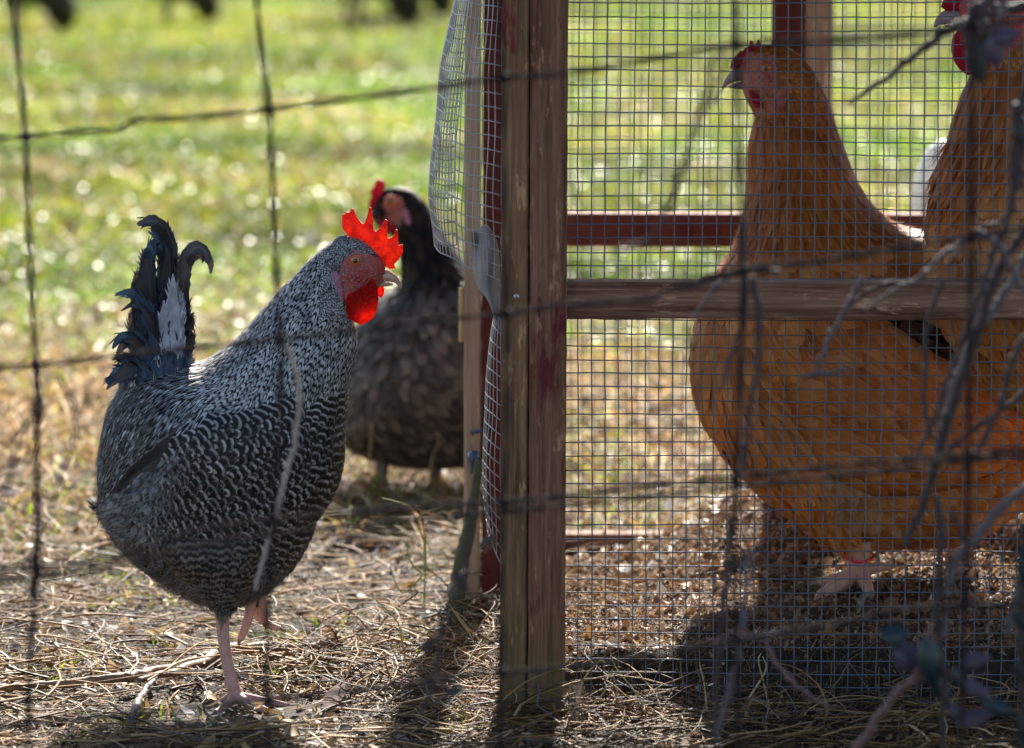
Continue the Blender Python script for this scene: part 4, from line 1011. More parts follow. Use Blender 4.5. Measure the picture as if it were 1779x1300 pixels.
hm = [
    (lambda a, b: nf(a, b) & (b < 215), .010, .0050, .0032, 2, 'round', dict(jit=.2, lift=.0018)),
    (lambda a, b: (b >= 205) & (b < 440) & (a < 1620), .038, .0066, .0046, 2, 'hackle', dict(jit=.13, lift=.004, Ljit=.35)),
    (lambda a, b: (b >= 150) & (b < 440) & (a < 1600), .034, .0012, .0050, 2, 'strand', dict(jit=.15, lift=.007, cross=2, camber=0)),
    (lambda a, b: (b >= 420) | (a >= 1600), .040, .021, .0115, 3, 'round', dict(jit=.22, lift=.006, camber=.28, dirpx=lambda a, b: (0.35, 0.65, 0.4))),
    (lambda a, b: (b >= 420), .034, .0010, .0060, 4, 'strand', dict(jit=.25, lift=.008, cross=2, camber=0, dirpx=lambda a, b: (0.3, 0.8, 0.3))),
    (lambda a, b: (b >= 800), .036, .013, .0085, 4, 'round', dict(jit=.2, lift=.006, dirpx=lambda a, b: (0.25, 0.9, 0.2))),
]
hfeet = G(1485, 1040, .055)
def hextra(mb, rr, S):
    # folded wing standing off the flank
    Wg = Surf([((1385, 560), (1352, 640), 6), ((1440, 520), (1370, 745), 17), ((1520, 520), (1430, 822), 22), ((1600, 560), (1520, 850), 22), ((1680, 620), (1620, 845), 18), ((1760, 690), (1730, 810), 10), ((1800, 740), (1795, 770), 3)], HD - .090, 60, 40)
    Wg.body(mb, 0, inset=.001)
    feathers(mb, Wg, rr, .044, .018, .0100, lambda a, b: a > 0, 3, 'round', jit=.12, lift=.006, camber=.4, dirpx=lambda a, b: (0.7, 0.45, 0.2))
    Br = Surf([((1215, 640), (1330, 560), 40), ((1232, 715), (1350, 640), 52), ((1262, 765), (1385, 700), 52), ((1305, 815), (1430, 770), 44), ((1360, 862), (1470, 850), 30), ((1400, 900), (1480, 905), 14)], HD - .058, 60, 40)
    feathers(mb, Br, rr, .046, .013, .0085, lambda a, b: a > 0, 3, 'hackle', jit=.15, lift=.010, camber=.4)
    feathers(mb, Br, rr, .040, .0011, .0060, lambda a, b: a > 0, 4, 'strand', jit=.25, lift=.010, cross=2, camber=0)
    feathers(mb, S, rr, .0060, .0020, .0028, lambda a, b: inpoly(a, b, HF) & (a > 1285), 2, 'hackle', jit=.5, lift=.0012)
    # thighs
    for (cx, y0, y1, w0, w1, D, dp) in ((1440, 780, 925, 95, 40, HD - .05, 1), (1650, 790, 915, 80, 34, HD + .04, 0)):
        sx = (1490 - cx) if dp else 4
        T = Surf([((cx - w0, y0), (cx + w0, y0), 50), ((cx - w0 * .85 + sx * .3, y0 + (y1 - y0) * .4), (cx + w0 * .9 + sx * .4, y0 + (y1 - y0) * .4), 46), ((cx - w0 * .55 + sx * .7, y0 + (y1 - y0) * .75), (cx + w0 * .6 + sx * .8, y0 + (y1 - y0) * .75), 32), ((cx - w1 * .7 + sx, y1), (cx + w1 * .8 + sx, y1), 16)], D, 50, 40)
        T.body(mb, 0, inset=.002)
        feathers(mb, T, rr, .030, .011, .0070, lambda a, b: (b > y0 + 20) & (b < y1 - 28), 4, 'round', jit=.2, lift=.005, bias=(0.05, 0, -.5))
        feathers(mb, T, rr, .026, .0010, .0040, lambda a, b: (b > y0 + 60) & (b < y1 - 18), 4, 'strand', jit=.3, lift=.008, cross=2, camber=0, bias=(0, 0, -.6))
    LG, CL = 5, 6
    D = HD - .05
    leg(mb, [(1492, 940), (1492, 965), (1490, 985), (1492, 1000)], [13, 12, 11, 11.5], D, LG, 30, 18)
    toe(mb, [(1486, 996), (1462, 1004, -4), (1436, 1010, -6), (1420, 1013, -8)], [8.5, 6.5, 5.5, 4.0], D, LG, [(1420, 1013, -8), (1412, 1014, -9), (1406, 1018, -10)], CL)
    toe(mb, [(1484, 1000), (1458, 1016, -16), (1430, 1034, -34), (1420, 1050, -46)], [9.5, 8.0, 7.0, 5.0], D, LG, [(1420, 1050, -46), (1415, 1058, -50), (1412, 1066, -52)], CL)
    toe(mb, [(1496, 1000), (1504, 1014, -20), (1508, 1024, -30), (1512, 1032, -40)], [8.5, 7.0, 6.0, 4.5], D, LG, [(1512, 1032, -40), (1513, 1038, -43), (1514, 1044, -45)], CL)
    toe(mb, [(1500, 992), (1524, 986, 14), (1546, 984, 24)], [7, 5.5, 4], D, LG, [(1546, 984, 24), (1552, 985, 26), (1558, 988, 27)], CL)
    D = HD + .045
    leg(mb, [(1662, 920), (1662, 945), (1656, 965), (1650, 978)], [10.5, 9.5, 9.5, 10], D, LG, 30, 18)
    toe(mb, [(1648, 972), (1622, 978, -2), (1600, 980, -4), (1588, 980, -6)], [7, 6, 5, 3.6], D, LG, [(1588, 980, -6), (1580, 981, -6), (1574, 984, -6)], CL)
    toe(mb, [(1650, 976), (1618, 998, -24), (1586, 1012, -40), (1566, 1018, -46)], [8, 7, 6, 4.2], D, LG, [(1566, 1018, -46), (1558, 1021, -47), (1551, 1026, -48)], CL)
    toe(mb, [(1656, 976), (1672, 996, -30), (1684, 1008, -46)], [7.5, 6.5, 5], D, LG, [(1684, 1008, -46), (1688, 1013, -48), (1690, 1019, -50)], CL)
    toe(mb, [(1657, 972), (1684, 972, 14), (1705, 974, 20)], [6, 5, 3.6], D, LG, [(1705, 974, 20), (1712, 976, 20), (1718, 980, 20)], CL)
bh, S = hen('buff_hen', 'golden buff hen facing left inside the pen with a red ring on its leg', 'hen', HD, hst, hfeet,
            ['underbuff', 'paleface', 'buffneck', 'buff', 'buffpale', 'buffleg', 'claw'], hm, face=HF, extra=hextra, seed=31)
mb = MB(); rf = np.random.RandomState(17)
for k in range(9):
    x0, y0 = 1545 + 10 * k, 548 + 7 * k
    ribbon(mb, pxline([(x0, y0), (x0 + 70, y0 + 30), (x0 + 130, y0 + 72), (x0 + 165, y0 + 110)], HD - .118 - .001 * (k % 3)), np.array([12, 17, 16, 3]) / 1000, (0, 1, 0), k % 2, 20, 5, .25, .2, rf, rnd2=rf.rand())
mb.build('gap_shade_ribbons', ['gapshade', 'darkneck'], bh)  # dark ribbons on the flank paint the shaded gap beside the buff rooster
mb = MB(); c = P(1492, 962, HD - .05); a = np.linspace(0, 2 * math.pi, 40)
tube(mb, np.stack([c[0] + .0150 * np.cos(a), c[1] + .0150 * np.sin(a), c[2] - .002 + .004 * np.sin(a)], 1), .0014, 8, cap=False); mb.build('leg_band', 'redband', bh)
U = Surf([((1286, 116), (1286, 141), 8), ((1276, 120), (1275, 143), 7), ((1266, 128), (1265, 148), 5), ((1259, 138), (1259, 153), 3), ((1255, 148), (1256, 156), 1.2), ((1254, 156), (1255, 158), .4)], HD, 40, 24)
mb = MB(); U.body(mb); bk = mb.build('beak', 'greybeak', bh)
Lw = Surf([((1288, 142), (1290, 156), 7), ((1276, 145), (1277, 155), 5), ((1266, 149), (1267, 153), 2)], HD, 20, 20)
mb = MB(); Lw.body(mb); o = mb.build('lower_beak', 'greybeak', bh); o.parent = bk
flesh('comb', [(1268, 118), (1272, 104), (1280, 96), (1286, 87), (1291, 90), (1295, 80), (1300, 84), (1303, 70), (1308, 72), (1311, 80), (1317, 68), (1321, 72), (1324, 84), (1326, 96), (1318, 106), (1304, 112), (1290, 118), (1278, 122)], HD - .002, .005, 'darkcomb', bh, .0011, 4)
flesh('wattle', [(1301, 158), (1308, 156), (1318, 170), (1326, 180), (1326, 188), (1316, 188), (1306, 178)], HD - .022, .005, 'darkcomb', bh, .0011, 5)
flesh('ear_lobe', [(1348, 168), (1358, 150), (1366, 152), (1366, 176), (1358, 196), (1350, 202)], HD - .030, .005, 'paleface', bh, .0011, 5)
eye(bh, 1331, 119, HD - .0225, .0052, -.0004)

# ---- buff rooster at the right edge
QD = 4.66
RF = [(1640, -40), (1800, -40), (1780, 60), (1745, 100), (1690, 95), (1660, 60)]
qst = [((1664, 8), (1668, 50), 7), ((1676, -20), (1676, 78), 14), ((1710, -50), (1692, 108), 22), ((1755, -50), (1694, 128), 27), ((1800, -10), (1676, 160), 33), ((1838, 60), (1658, 225), 44),
       ((1868, 150), (1637, 305), 58), ((1900, 240), (1622, 400), 68), ((1930, 310), (1622, 485), 76), ((1970, 362), (1650, 570), 80), ((2020, 385), (1712, 655), 82),
       ((2080, 390), (1795, 725), 80), ((2140, 400), (1885, 772), 76), ((2190, 430), (1985, 770), 62), ((2220, 490), (2085, 705), 42), ((2226, 560), (2170, 620), 14)]
nq = lambda a, b: ~inpoly(a, b, RF)
qm = [
    (lambda a, b: nq(a, b) & (b < 150), .014, .006, .0040, 2, 'hackle', dict(jit=.2, lift=.002)),
    (lambda a, b: nq(a, b) & (b >= 110) & (b < 350),   .055, .0062, .0046, 2, 'hackle', dict(jit=.12, lift=.006, Ljit=.4, dirpx=lambda a, b: (-.12, .8, .3))),
    (lambda a, b: (b >= 290), .042, .019, .0105, 3, 'round', dict(jit=.2, lift=.008, camber=.4)),
    (lambda a, b: (b >= 215) & (b < 325) & (a < 1760), .050, .0055, .0090, 2, 'hackle', dict(jit=.22, lift=.016, Ljit=.4, dirpx=lambda a, b: (-.3, .8, .2))),
    (lambda a, b: (b >= 300), .034, .0011, .0050, 4, 'strand', dict(jit=.2, lift=.008, cross=2, camber=0, bias=(0, 0, -.3))),
]
def qextra(mb, rr, S):
    T = Surf([((1850, 620), (2060, 620), 40), ((1880, 760), (2030, 760), 36), ((1910, 880), (1990, 880), 20), ((1930, 920), (1970, 920), 12)], QD, 50, 40)
    T.body(mb, 0, inset=.002); feathers(mb, T, rr, .034, .013, .009, lambda a, b: b > 700, 4, 'round', jit=.2, lift=.004, bias=(0, 0, -.5))
    leg(mb, [(1950, 910), (1946, 980), (1938, 1060), (1936, 1082)], [11, 9, 9, 10], QD, 5, 30, 16)
    for e in ((1850, 1104, -10), (1880, 1120, -40), (1960, 1120, -40), (1985, 1090, 20)):
        toe(mb, [(1934, 1078), ((1934 + e[0]) / 2, (1082 + e[1]) / 2, e[2] / 2), e], [8, 6.5, 4.5], QD, 5, [e, (e[0] + (e[0] - 1934) * .12, e[1] + 4, e[2]), (e[0] + (e[0] - 1934) * .18, e[1] + 10, e[2])], 6)
qfeet = G(1940, 1085, .055)
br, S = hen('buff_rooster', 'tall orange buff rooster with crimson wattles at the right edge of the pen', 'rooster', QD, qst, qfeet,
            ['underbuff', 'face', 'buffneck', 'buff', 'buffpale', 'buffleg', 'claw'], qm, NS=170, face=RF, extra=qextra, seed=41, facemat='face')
U = Surf([((1668, 18), (1668, 42), 8), ((1652, 16), (1654, 41), 6.5), ((1640, 19), (1641, 43), 5), ((1630, 27), (1632, 44), 3), ((1624, 37), (1627, 47), 1.4), ((1622, 46), (1624, 48), .4)], QD, 40, 24)
mb = MB(); U.body(mb); bk = mb.build('beak', 'greybeak', br)
Lw = Surf([((1672, 43), (1674, 55), 7), ((1655, 43), (1657, 51), 5), ((1640, 44), (1641, 47), 2)], QD, 20, 20)
mb = MB(); Lw.body(mb); o = mb.build('lower_beak', 'greybeak', br); o.parent = bk
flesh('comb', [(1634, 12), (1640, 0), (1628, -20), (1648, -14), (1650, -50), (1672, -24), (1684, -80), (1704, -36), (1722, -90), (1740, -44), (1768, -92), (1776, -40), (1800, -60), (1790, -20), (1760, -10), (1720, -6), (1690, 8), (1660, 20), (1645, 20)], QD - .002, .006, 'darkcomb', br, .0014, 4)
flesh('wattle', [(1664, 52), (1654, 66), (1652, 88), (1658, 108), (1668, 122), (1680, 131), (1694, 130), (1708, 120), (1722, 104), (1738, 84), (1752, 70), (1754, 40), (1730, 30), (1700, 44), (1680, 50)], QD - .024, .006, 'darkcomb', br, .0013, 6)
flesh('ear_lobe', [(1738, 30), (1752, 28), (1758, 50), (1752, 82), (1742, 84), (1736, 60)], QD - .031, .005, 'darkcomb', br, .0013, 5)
eye(br, 1712, 2, QD - .0235, .0058, -.0004)

# ---- dark slate hen behind
BD = 6.0
BF = [(660, 372), (655, 360), (664, 342), (682, 336), (698, 345), (702, 362), (698, 384), (690, 396), (668, 395), (654, 386)]
bst = [((650, 350), (650, 384), 7), ((657, 338), (656, 392), 12), ((678, 327), (668, 400), 18), ((706, 328), (682, 408), 21), ((732, 345), (692, 425), 25), ((752, 375), (698, 450), 31),
       ((772, 410), (700, 478), 38), ((792, 440), (694, 498), 48), ((815, 462), (668, 520), 62), ((842, 482), (636, 560), 76), ((868, 495), (606, 630), 88),
       ((895, 510), (590, 700), 94), ((918, 530), (598, 762), 92), ((935, 560), (660, 795), 84), ((945, 610), (740, 805), 70), ((950, 660), (830, 800), 52), ((950, 710), (900, 775), 28), ((948, 740), (935, 755), 8)]
nb_ = lambda a, b: ~inpoly(a, b, BF)
bm_ = [
    (lambda a, b: nb_(a, b) & (b < 420), .016, .006, .0042, 2, 'hackle', dict(jit=.15, lift=.0022)),
    (lambda a, b: (b >= 405) & (b < 520) & (b < 520 + (a - 800) * .3), .034, .0080, .0060, 2, 'hackle', dict(jit=.12, lift=.004)),
    (lambda a, b: (b >= 500), .030, .013, .0080, 3, 'round', dict(jit=.3, lift=.008, camber=.35)),
    (lambda a, b: (b >= 480), .026, .0014, .0075, 3, 'strand', dict(jit=.5, lift=.010, cross=2, camber=0)),
    (lambda a, b: (b >= 720), .030, .0012, .0055, 3, 'strand', dict(jit=.4, lift=.008, cross=2, camber=0, bias=(0, 0, -.5))),
]
def bextra(mb, rr, S):
    for cx, D, dx in ((664, BD - .02, -6), (757, BD + .03, 2)):
        leg(mb, [(cx, 775), (cx, 810), (cx - 2, 835), (cx - 2, 848)], [12, 9, 7.5, 7.5], D, 4, 20, 12)
        for e in ((-34, 12, -10), (-16, 20, -30), (18, 16, -24), (20, 2, 24)):
            toe(mb, [(cx - 2, 846), (cx + e[0] / 2, 848 + e[1] / 2, e[2] / 2), (cx + e[0], 848 + e[1], e[2])], [5.5, 4.2, 3], D, 4, [(cx + e[0], 848 + e[1], e[2]), (cx + e[0] * 1.15, 849 + e[1] * 1.1, e[2]), (cx + e[0] * 1.25, 852 + e[1] * 1.1, e[2])], 5)
bfeet = G(700, 856)
dh, S = hen('slate_hen', 'dark slate grey hen with small pink comb standing behind the barred rooster', 'hen', BD, bst, bfeet,
            ['underfluff', 'paleface', 'darkneck', 'slate', 'greyleg', 'claw'], bm_, NS=150, face=BF, extra=bextra, seed=51)
U = Surf([((655, 362), (656, 378), 7), ((648, 363), (648, 382), 6), ((642, 370), (643, 386), 4), ((638, 380), (640, 391), 2), ((637, 390), (638, 393), .5)], BD - .004, 30, 20)
mb = MB(); U.body(mb); mb.build('beak', 'darkbeak', dh)
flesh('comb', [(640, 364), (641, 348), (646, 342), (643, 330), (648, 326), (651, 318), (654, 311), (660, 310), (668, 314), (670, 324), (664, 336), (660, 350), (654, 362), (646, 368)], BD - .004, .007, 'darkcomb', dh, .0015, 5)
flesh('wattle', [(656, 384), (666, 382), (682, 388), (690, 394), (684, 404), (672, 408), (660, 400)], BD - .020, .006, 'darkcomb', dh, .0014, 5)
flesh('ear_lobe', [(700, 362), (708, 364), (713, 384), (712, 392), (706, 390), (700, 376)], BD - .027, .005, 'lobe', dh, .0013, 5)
eye(dh, 679, 350, BD - .0285, .0070, -.0006)

# ---- black hens far off
FD = 17.2
fst = [((117, 58), (112, 62), 8), ((129, 42), (103, 52), 26), ((130, 20), (92, 34), 34), ((122, -12), (76, 14), 55), ((100, -52), (58, 4), 85), ((60, -78), (22, -2), 105), ((10, -84), (-14, -14), 95), ((-34, -96), (-42, -46), 55), ((-66, -120), (-62, -82), 16)]
fm = [(lambda a, b: a > -200, .10, .05, .030, 1, 'round', dict(jit=.2, lift=.012))]
def fextra(mb, rr, S):
    for cx, dd in ((18, -40), (34, 50)):
        leg(mb, [(cx, -20, dd), (cx + 4, 15, dd), (cx, 40, dd), (cx + 2, 58, dd)], [24, 14, 8, 8], FD, 2, 14, 8)
        for e in (18, 8, -10): toe(mb, [(cx + 2, 56, dd), (cx + e, 62, dd)], [7, 4], FD, 2)
gA = 'black hens pecking far off in the meadow'
f1, S = hen('black_hen', 'black hen pecking in the far meadow, leftmost of the four', 'hen', FD, fst, G(40, 60), ['black', 'black', 'greyleg'], fm, NS=50, NT=30, extra=fextra, seed=61)
f1['group'] = gA
mb = MB(); tube(mb, pxline([(116, 52), (118, 62), (119, 68)], FD), [.012, .008, .001], 8); mb.build('beak', 'darkbeak', f1)
for (px, py, lab, rz, sc) in ((300, 46, 'black hen whose lowered head shows left of the second fence wire', 0.2, 0.9), (628, 50, 'large black hen grazing in the far meadow left of the coop post', -0.1, 1.2), (705, 34, 'farthest black hen, just beside the torn wire at the top', 0.15, 0.95)):
    c = f1.copy(); COL.objects.link(c); c.location = Vector(G(px, py)); c.rotation_euler = (0, 0, rz); c.scale = (sc,) * 3; c['label'] = lab
    for ch in f1.children: k2 = ch.copy(); COL.objects.link(k2); k2.parent = c

# ------------------------------------------------------------------ white jug and blue tub
jug = thing('white_bucket', 'milky white round plastic bucket behind the buff rooster outside the pen', 'bucket', tuple(G(1690, 760)))
mb = MB(); cx, D = X_(1655, 5.75, 400), 5.75
zt, zb = Zp(238, D), 0.0
for k, (zz, rr_) in enumerate([]): pass
prof = [(zt, .004), (zt - .004, .022), (zt - .02, .036), (zt - .05, .047), (zt - .10, .0515), (zt - .16, .052), (zt - .22, .050)]
prof += [(zt - .24, .048), (0.004, .048)]
n_ = 36; a = np.linspace(0, 2 * math.pi, n_, endpoint=False)
q = catmull(prof, 40); V = np.concatenate([np.stack([cx + r * np.cos(a), D + r * np.sin(a), np.full(n_, z)], 1) for z, r in q])
mb.add(V, [[i * n_ + j, i * n_ + (j + 1) % n_, (i + 1) * n_ + (j + 1) % n_, (i + 1) * n_ + j] for i in range(39) for j in range(n_)])
mb.build('shell', 'whiteplastic', jug)
mb = MB(); tube(mb, np.stack([cx + .05 * np.cos(a), D + .05 * np.sin(a), np.full(n_, zt - .225)], 1), .003, 6, cap=False); mb.build('rim', 'whiteplastic', jug)
D = 20.5; tub = thing('blue_tub', 'faded pale blue tub far off in the meadow behind the mesh', 'tub', (X_(1110, D), D, 0))
mb = MB(); x0, x1 = X_(1050, D), X_(1172, D); xm = (x0 + x1) / 2; hw = (x1 - x0) / 2
q = [(0.0, .86), (.02, .9), (.10, .96), (.18, 1.0), (.185, 1.05), (.20, 1.05), (.20, .98), (.05, .86), (.03, .1)]
V = np.concatenate([np.stack([xm + hw * s_ * np.sign(np.cos(a)) * np.abs(np.cos(a)) ** .5, D + hw * .7 * s_ * np.sign(np.sin(a)) * np.abs(np.sin(a)) ** .5, np.full(n_, z)], 1) for z, s_ in q])
mb.add(V, [[i * n_ + j, i * n_ + (j + 1) % n_, (i + 1) * n_ + (j + 1) % n_, (i + 1) * n_ + j] for i in range(len(q) - 1) for j in range(n_)])
mb.build('basin', 'bluetub', tub)

# ------------------------------------------------------------------ sticks, loose feathers, leaf
def stick(label, pts, rad, mat='bark', seed=1, group=None, stubs=()):
    rn = np.random.RandomState(seed); mb = MB()
    p = np.array([G(a, b, 0) for a, b in pts]); z = np.array([hz(q[0], q[1]) for q in p]) + np.array(rad) / 1000 + .014; p[:, 2] = z
    q = catmull(np.column_stack([p, np.array(rad) / 1000]), 40); q[:, :3] += rn.randn(40, 3) * .0006
    tube(mb, q[:, :3], q[:, 3] * (1 + .25 * rn.rand(40)), 12, wob=.3, rng=rn)
    for (t, dx, dz) in stubs:
        b = q[int(t * 39), :3]; tube(mb, [b, b + [dx / 2000, -.004, dz / 2000], b + [dx / 1000, -.006, dz / 1000]], [.003, .002, .0015], 8)
    o = mb.build('stick', mat); return tag(o, label, 'stick', group)
stick('forked brown stick lying across the straw behind the rooster foot', [(240, 1215), (330, 1190), (400, 1160), (470, 1152), (540, 1150), (592, 1146)], [2.5, 4, 5.0, 5.0, 5.2, 6.5], seed=3, stubs=((.97, 4, 14), (.7, -18, 8)))
stick('long thin dark stick at the lower left edge of the straw', [(-20, 1228), (80, 1222), (200, 1214), (300, 1188), (390, 1150)], [3, 3.5, 4, 3.6, 2.5], seed=5)
stick('grey weathered branch lying behind the slate hen shadow', [(560, 925), (640, 915), (730, 905), (790, 900)], [4, 5, 5, 3], 'greenbark', seed=6)
stick('pale split stick pointing up from the bottom edge by the rooster', [(225, 1292), (250, 1240), (272, 1205)], [3, 2.6, 1.8], 'paletwig', seed=7)
mb = MB(); rn = np.random.RandomState(9)
p = np.array([P(832, 800, 5.02), P(826, 850, 5.0), P(815, 920, 4.98), P(800, 985, 4.95), P(785, 1118, 4.92)])
tube(mb, p, [.004, .005, .007, .008, .009], 12, n=30, wob=.2, rng=rn); tag(mb.build('stick', 'greenbark'), 'mossy green stick leaning against the door post', 'stick')

def loosefeather(label, px, py, L, Wd, ang, mat='looseplume', z=.012, lift=.3, seed=1, D=None, standing=False):
    rn = np.random.RandomState(seed); mb = MB(); c = P(px, py, D) if D else G(px, py, 0)
    if not D and z > .05: c = G(px, py, z); z = .006
    if not D: c[2] = hz(c[0], c[1]) + z + .006
    ca, sa = math.cos(ang), math.sin(ang)
    ex = np.array([ca, 0.15, sa * 1.0]) if standing else np.array([ca, sa, .10 * lift]); ey = np.array([-sa, 0.1, ca]) if standing else np.array([-sa, ca, .25])
    sh = [c + ex * L * (t - .5) + ey * Wd * .35 * math.sin(t * 2.2) + np.array([0, 0, lift * L * .35 * t * t]) for t in np.linspace(0, 1, 12)]
    tube(mb, sh, np.linspace(.0007, .0002, 12), 6)
    for k in range(170):
        t = rn.rand(); i = t * 10.9; a_ = int(i); b = sh[a_] + (sh[a_ + 1] - sh[a_]) * (i - a_); sg = 1 if rn.rand() < .5 else -1
        wd = Wd * .5 * (math.sin(math.pi * min(1, .12 + .88 * t)) ** .5) * (.7 + .4 * rn.rand()) * (1.2 if t < .3 else 1)
        e = b + ey * sg * wd + ex * wd * (.7 + .2 * rn.rand()) + np.array([0, 0, (rn.rand() - .3) * wd * (.9 if t < .35 else .3)])
        m = (b + e) / 2 + np.array([0, 0, .12 * wd])
        ribbon(mb, np.array([b, m, e]), [.0011, .0010, .0003], (0, .3, 1), 0, 5, 2, 0, rnd2=rn.rand())
    return tag(mb.build('loose_feather', mat), label, 'feather')
loosefeather('curled downy feather stuck at the bottom of the mesh right of the post', 1012, 1235, .040, .026, 1.35, seed=1, D=4.42, standing=True)
loosefeather('slender pale feather hanging on the mesh in front of the dark bedding edge', 1072, 1200, .034, .007, 1.75, seed=2, D=4.46, standing=True)
loosefeather('white downy feather lying in the straw left of the post', 700, 1178, .036, .018, .5, seed=3)
loosefeather('small grey down tuft on the straw at the far left', 128, 1130, .020, .022, 1.2, seed=4, lift=1.0)
loosefeather('tan barred feather lying behind the rooster leg', 325, 1112, .050, .018, .3, 'tanplume', seed=5)
loosefeather('large pale feather at the bottom edge of the straw', 635, 1288, .045, .018, .1, seed=6)
loosefeather('white feather caught beside the leaning mossy stick', 800, 1018, .032, .014, .6, seed=7, D=4.72, standing=True)
loosefeather('tiny white down caught on the torn mesh by the post', 848, 950, .016, .014, .3, seed=8, D=4.48, standing=True)
loosefeather('long cream feather lying on the bedding edge behind the mesh', 1330, 1112, .055, .020, .15, seed=9, z=.060)
loosefeather('cream feather at the bedding edge nearest the post', 1040, 1118, .050, .022, 2.9, seed=10, z=.058)
loosefeather('cream fluffy feather on bedding below the buff hen foot', 1510, 1062, .036, .020, 1.0, seed=12, z=.058, lift=.8)
mb = MB()
pl = [(558, 1246), (568, 1236), (582, 1226), (596, 1222), (606, 1228), (602, 1240), (588, 1248), (570, 1252)]
V = np.array([G(a, b) for a, b in pl]); V[:, 2] = np.array([hz(v[0], v[1]) for v in V]) + .012 + np.array([0, .004, .008, .012, .01, .004, .0, -.002])
cc = V.mean(0) + [0, 0, .004]
mb.add(np.vstack([V, cc]), [[i, (i + 1) % 8, 8] for i in range(8)]); V3 = V - [0, 0, .0006]
mb.add(np.vstack([V3, cc - [0, 0, .0006]]), [[i, 8, (i + 1) % 8] for i in range(8)])
MAT['deadleaf'] = varied('dead_leaf', (0.05, 0.025, 0.022), (0.10, 0.058, 0.050), 120, .8, .8, spec=.1)
tag(mb.build('dead_leaf', 'deadleaf'), 'curled purplish brown dead leaf in front of the rooster foot', 'leaf')

# dry weeds standing in focus beside the post
def weed(label, stems, D, mat, seed):
    rn = np.random.RandomState(seed); t = thing('dry_weed', label, 'weed', tuple(P(stems[0][0][0], stems[0][0][1], D)))
    for s_ in stems:
        mb = MB(); n = len(s_); tube(mb, pxline([(a, b, rn.rand() * 12) for a, b in s_], D), np.linspace(.0011, .0004, n), 7, n=24); mb.build('stem', mat, t)
    return t
MAT['drystem'] = varied('dry_stem', (0.36, 0.26, 0.10), (0.55, 0.42, 0.20), 90, .5)
MAT['greenstem'] = varied('green_stem', (0.22, 0.22, 0.04), (0.34, 0.32, 0.08), 90, .5)
weed('upright dry weed with thin curling side shoots left of the post', [[(744, 1108), (738, 1050), (738, 1010), (740, 960), (733, 905), (718, 885), (690, 872), (664, 866)], [(738, 985), (736, 940), (724, 908), (740, 890), (770, 880)], [(738, 1000), (716, 980), (708, 950), (722, 930), (742, 940), (748, 968)], [(740, 985), (770, 1010), (790, 1040)], [(735, 1000), (700, 1030), (680, 990), (684, 985)]], 4.95, 'greenstem', 1)
weed('bent yellow straw weed leaning right just above the ground', [[(775, 1196), (745, 1160), (710, 1140), (680, 1120), (658, 1108)], [(700, 1125), (690, 1080), (650, 1040), (632, 1030)], [(842, 1194), (820, 1110), (800, 1080), (780, 1050), (772, 1040)], [(850, 1194), (835, 1120), (812, 1090), (790, 1062)], [(760, 1110), (700, 1090), (640, 1080)]], 4.68, 'drystem', 2)
weed('thin bare weed with bent tips beside the slate hen legs', [[(650, 872), (642, 810), (646, 745), (642, 726)], [(742, 874), (750, 800), (762, 770), (758, 742), (752, 740)]], 5.92, 'drystem', 3)
weed('arched dry grass stalks rooted at the post foot in front of the mesh', [[(1000, 1262), (1010, 1190), (1040, 1150), (1052, 1152)], [(1150, 1265), (1110, 1210), (1070, 1160), (1060, 1130)], [(1230, 1270), (1225, 1200), (1215, 1150)], [(1300, 1215), (1330, 1165), (1325, 1140)], [(985, 1255), (1030, 1225), (1062, 1180), (1050, 1165)], [(1345, 1262), (1330, 1200), (1318, 1150), (1322, 1135)]], 4.45, 'drystem', 4)

# ------------------------------------------------------------------ wire fence in front
WD = 3.42
fence = thing('wire_fence', 'rusty woven wire livestock fence close to the camera', 'fence', tuple(P(890, 1500, WD)))
rw = np.random.RandomState(77)
verts_ = [[(18, -60), (30, 80), (44, 238), (50, 400), (58, 560), (62, 635), (64, 800), (64, 985), (52, 1150), (46, 1330)],
          [(442, -60), (450, 50), (467, 190), (474, 330), (480, 470), (488, 590), (486, 740), (476, 880), (468, 1000), (464, 1120), (466, 1340)],
          [(866, -60), (870, 60), (874, 135), (876, 330), (879, 545), (880, 700), (874, 880), (872, 1000), (870, 1170), (868, 1340)],
          [(1279, -60), (1279, 20), (1280, 78), (1284, 280), (1290, 468), (1286, 650), (1278, 830), (1276, 980), (1280, 1110), (1282, 1340)],
          [(1695, -60), (1692, 50), (1688, 200), (1688, 412), (1684, 600), (1683, 800), (1680, 950), (1676, 1060), (1670, 1340)]]
for v_ in verts_:
    mb = MB(); p = catmull(pxline(v_, WD), 60)
    for ph in (0, math.pi):
        q = p.copy(); t = np.linspace(0, 42, 60); q[:, 0] += .0011 * np.sin(t + ph); q[:, 1] += .0011 * np.cos(t + ph); tube(mb, q, .00115, 6, cap=False)
    mb.build('vertical_wire', 'rustwire', fence)
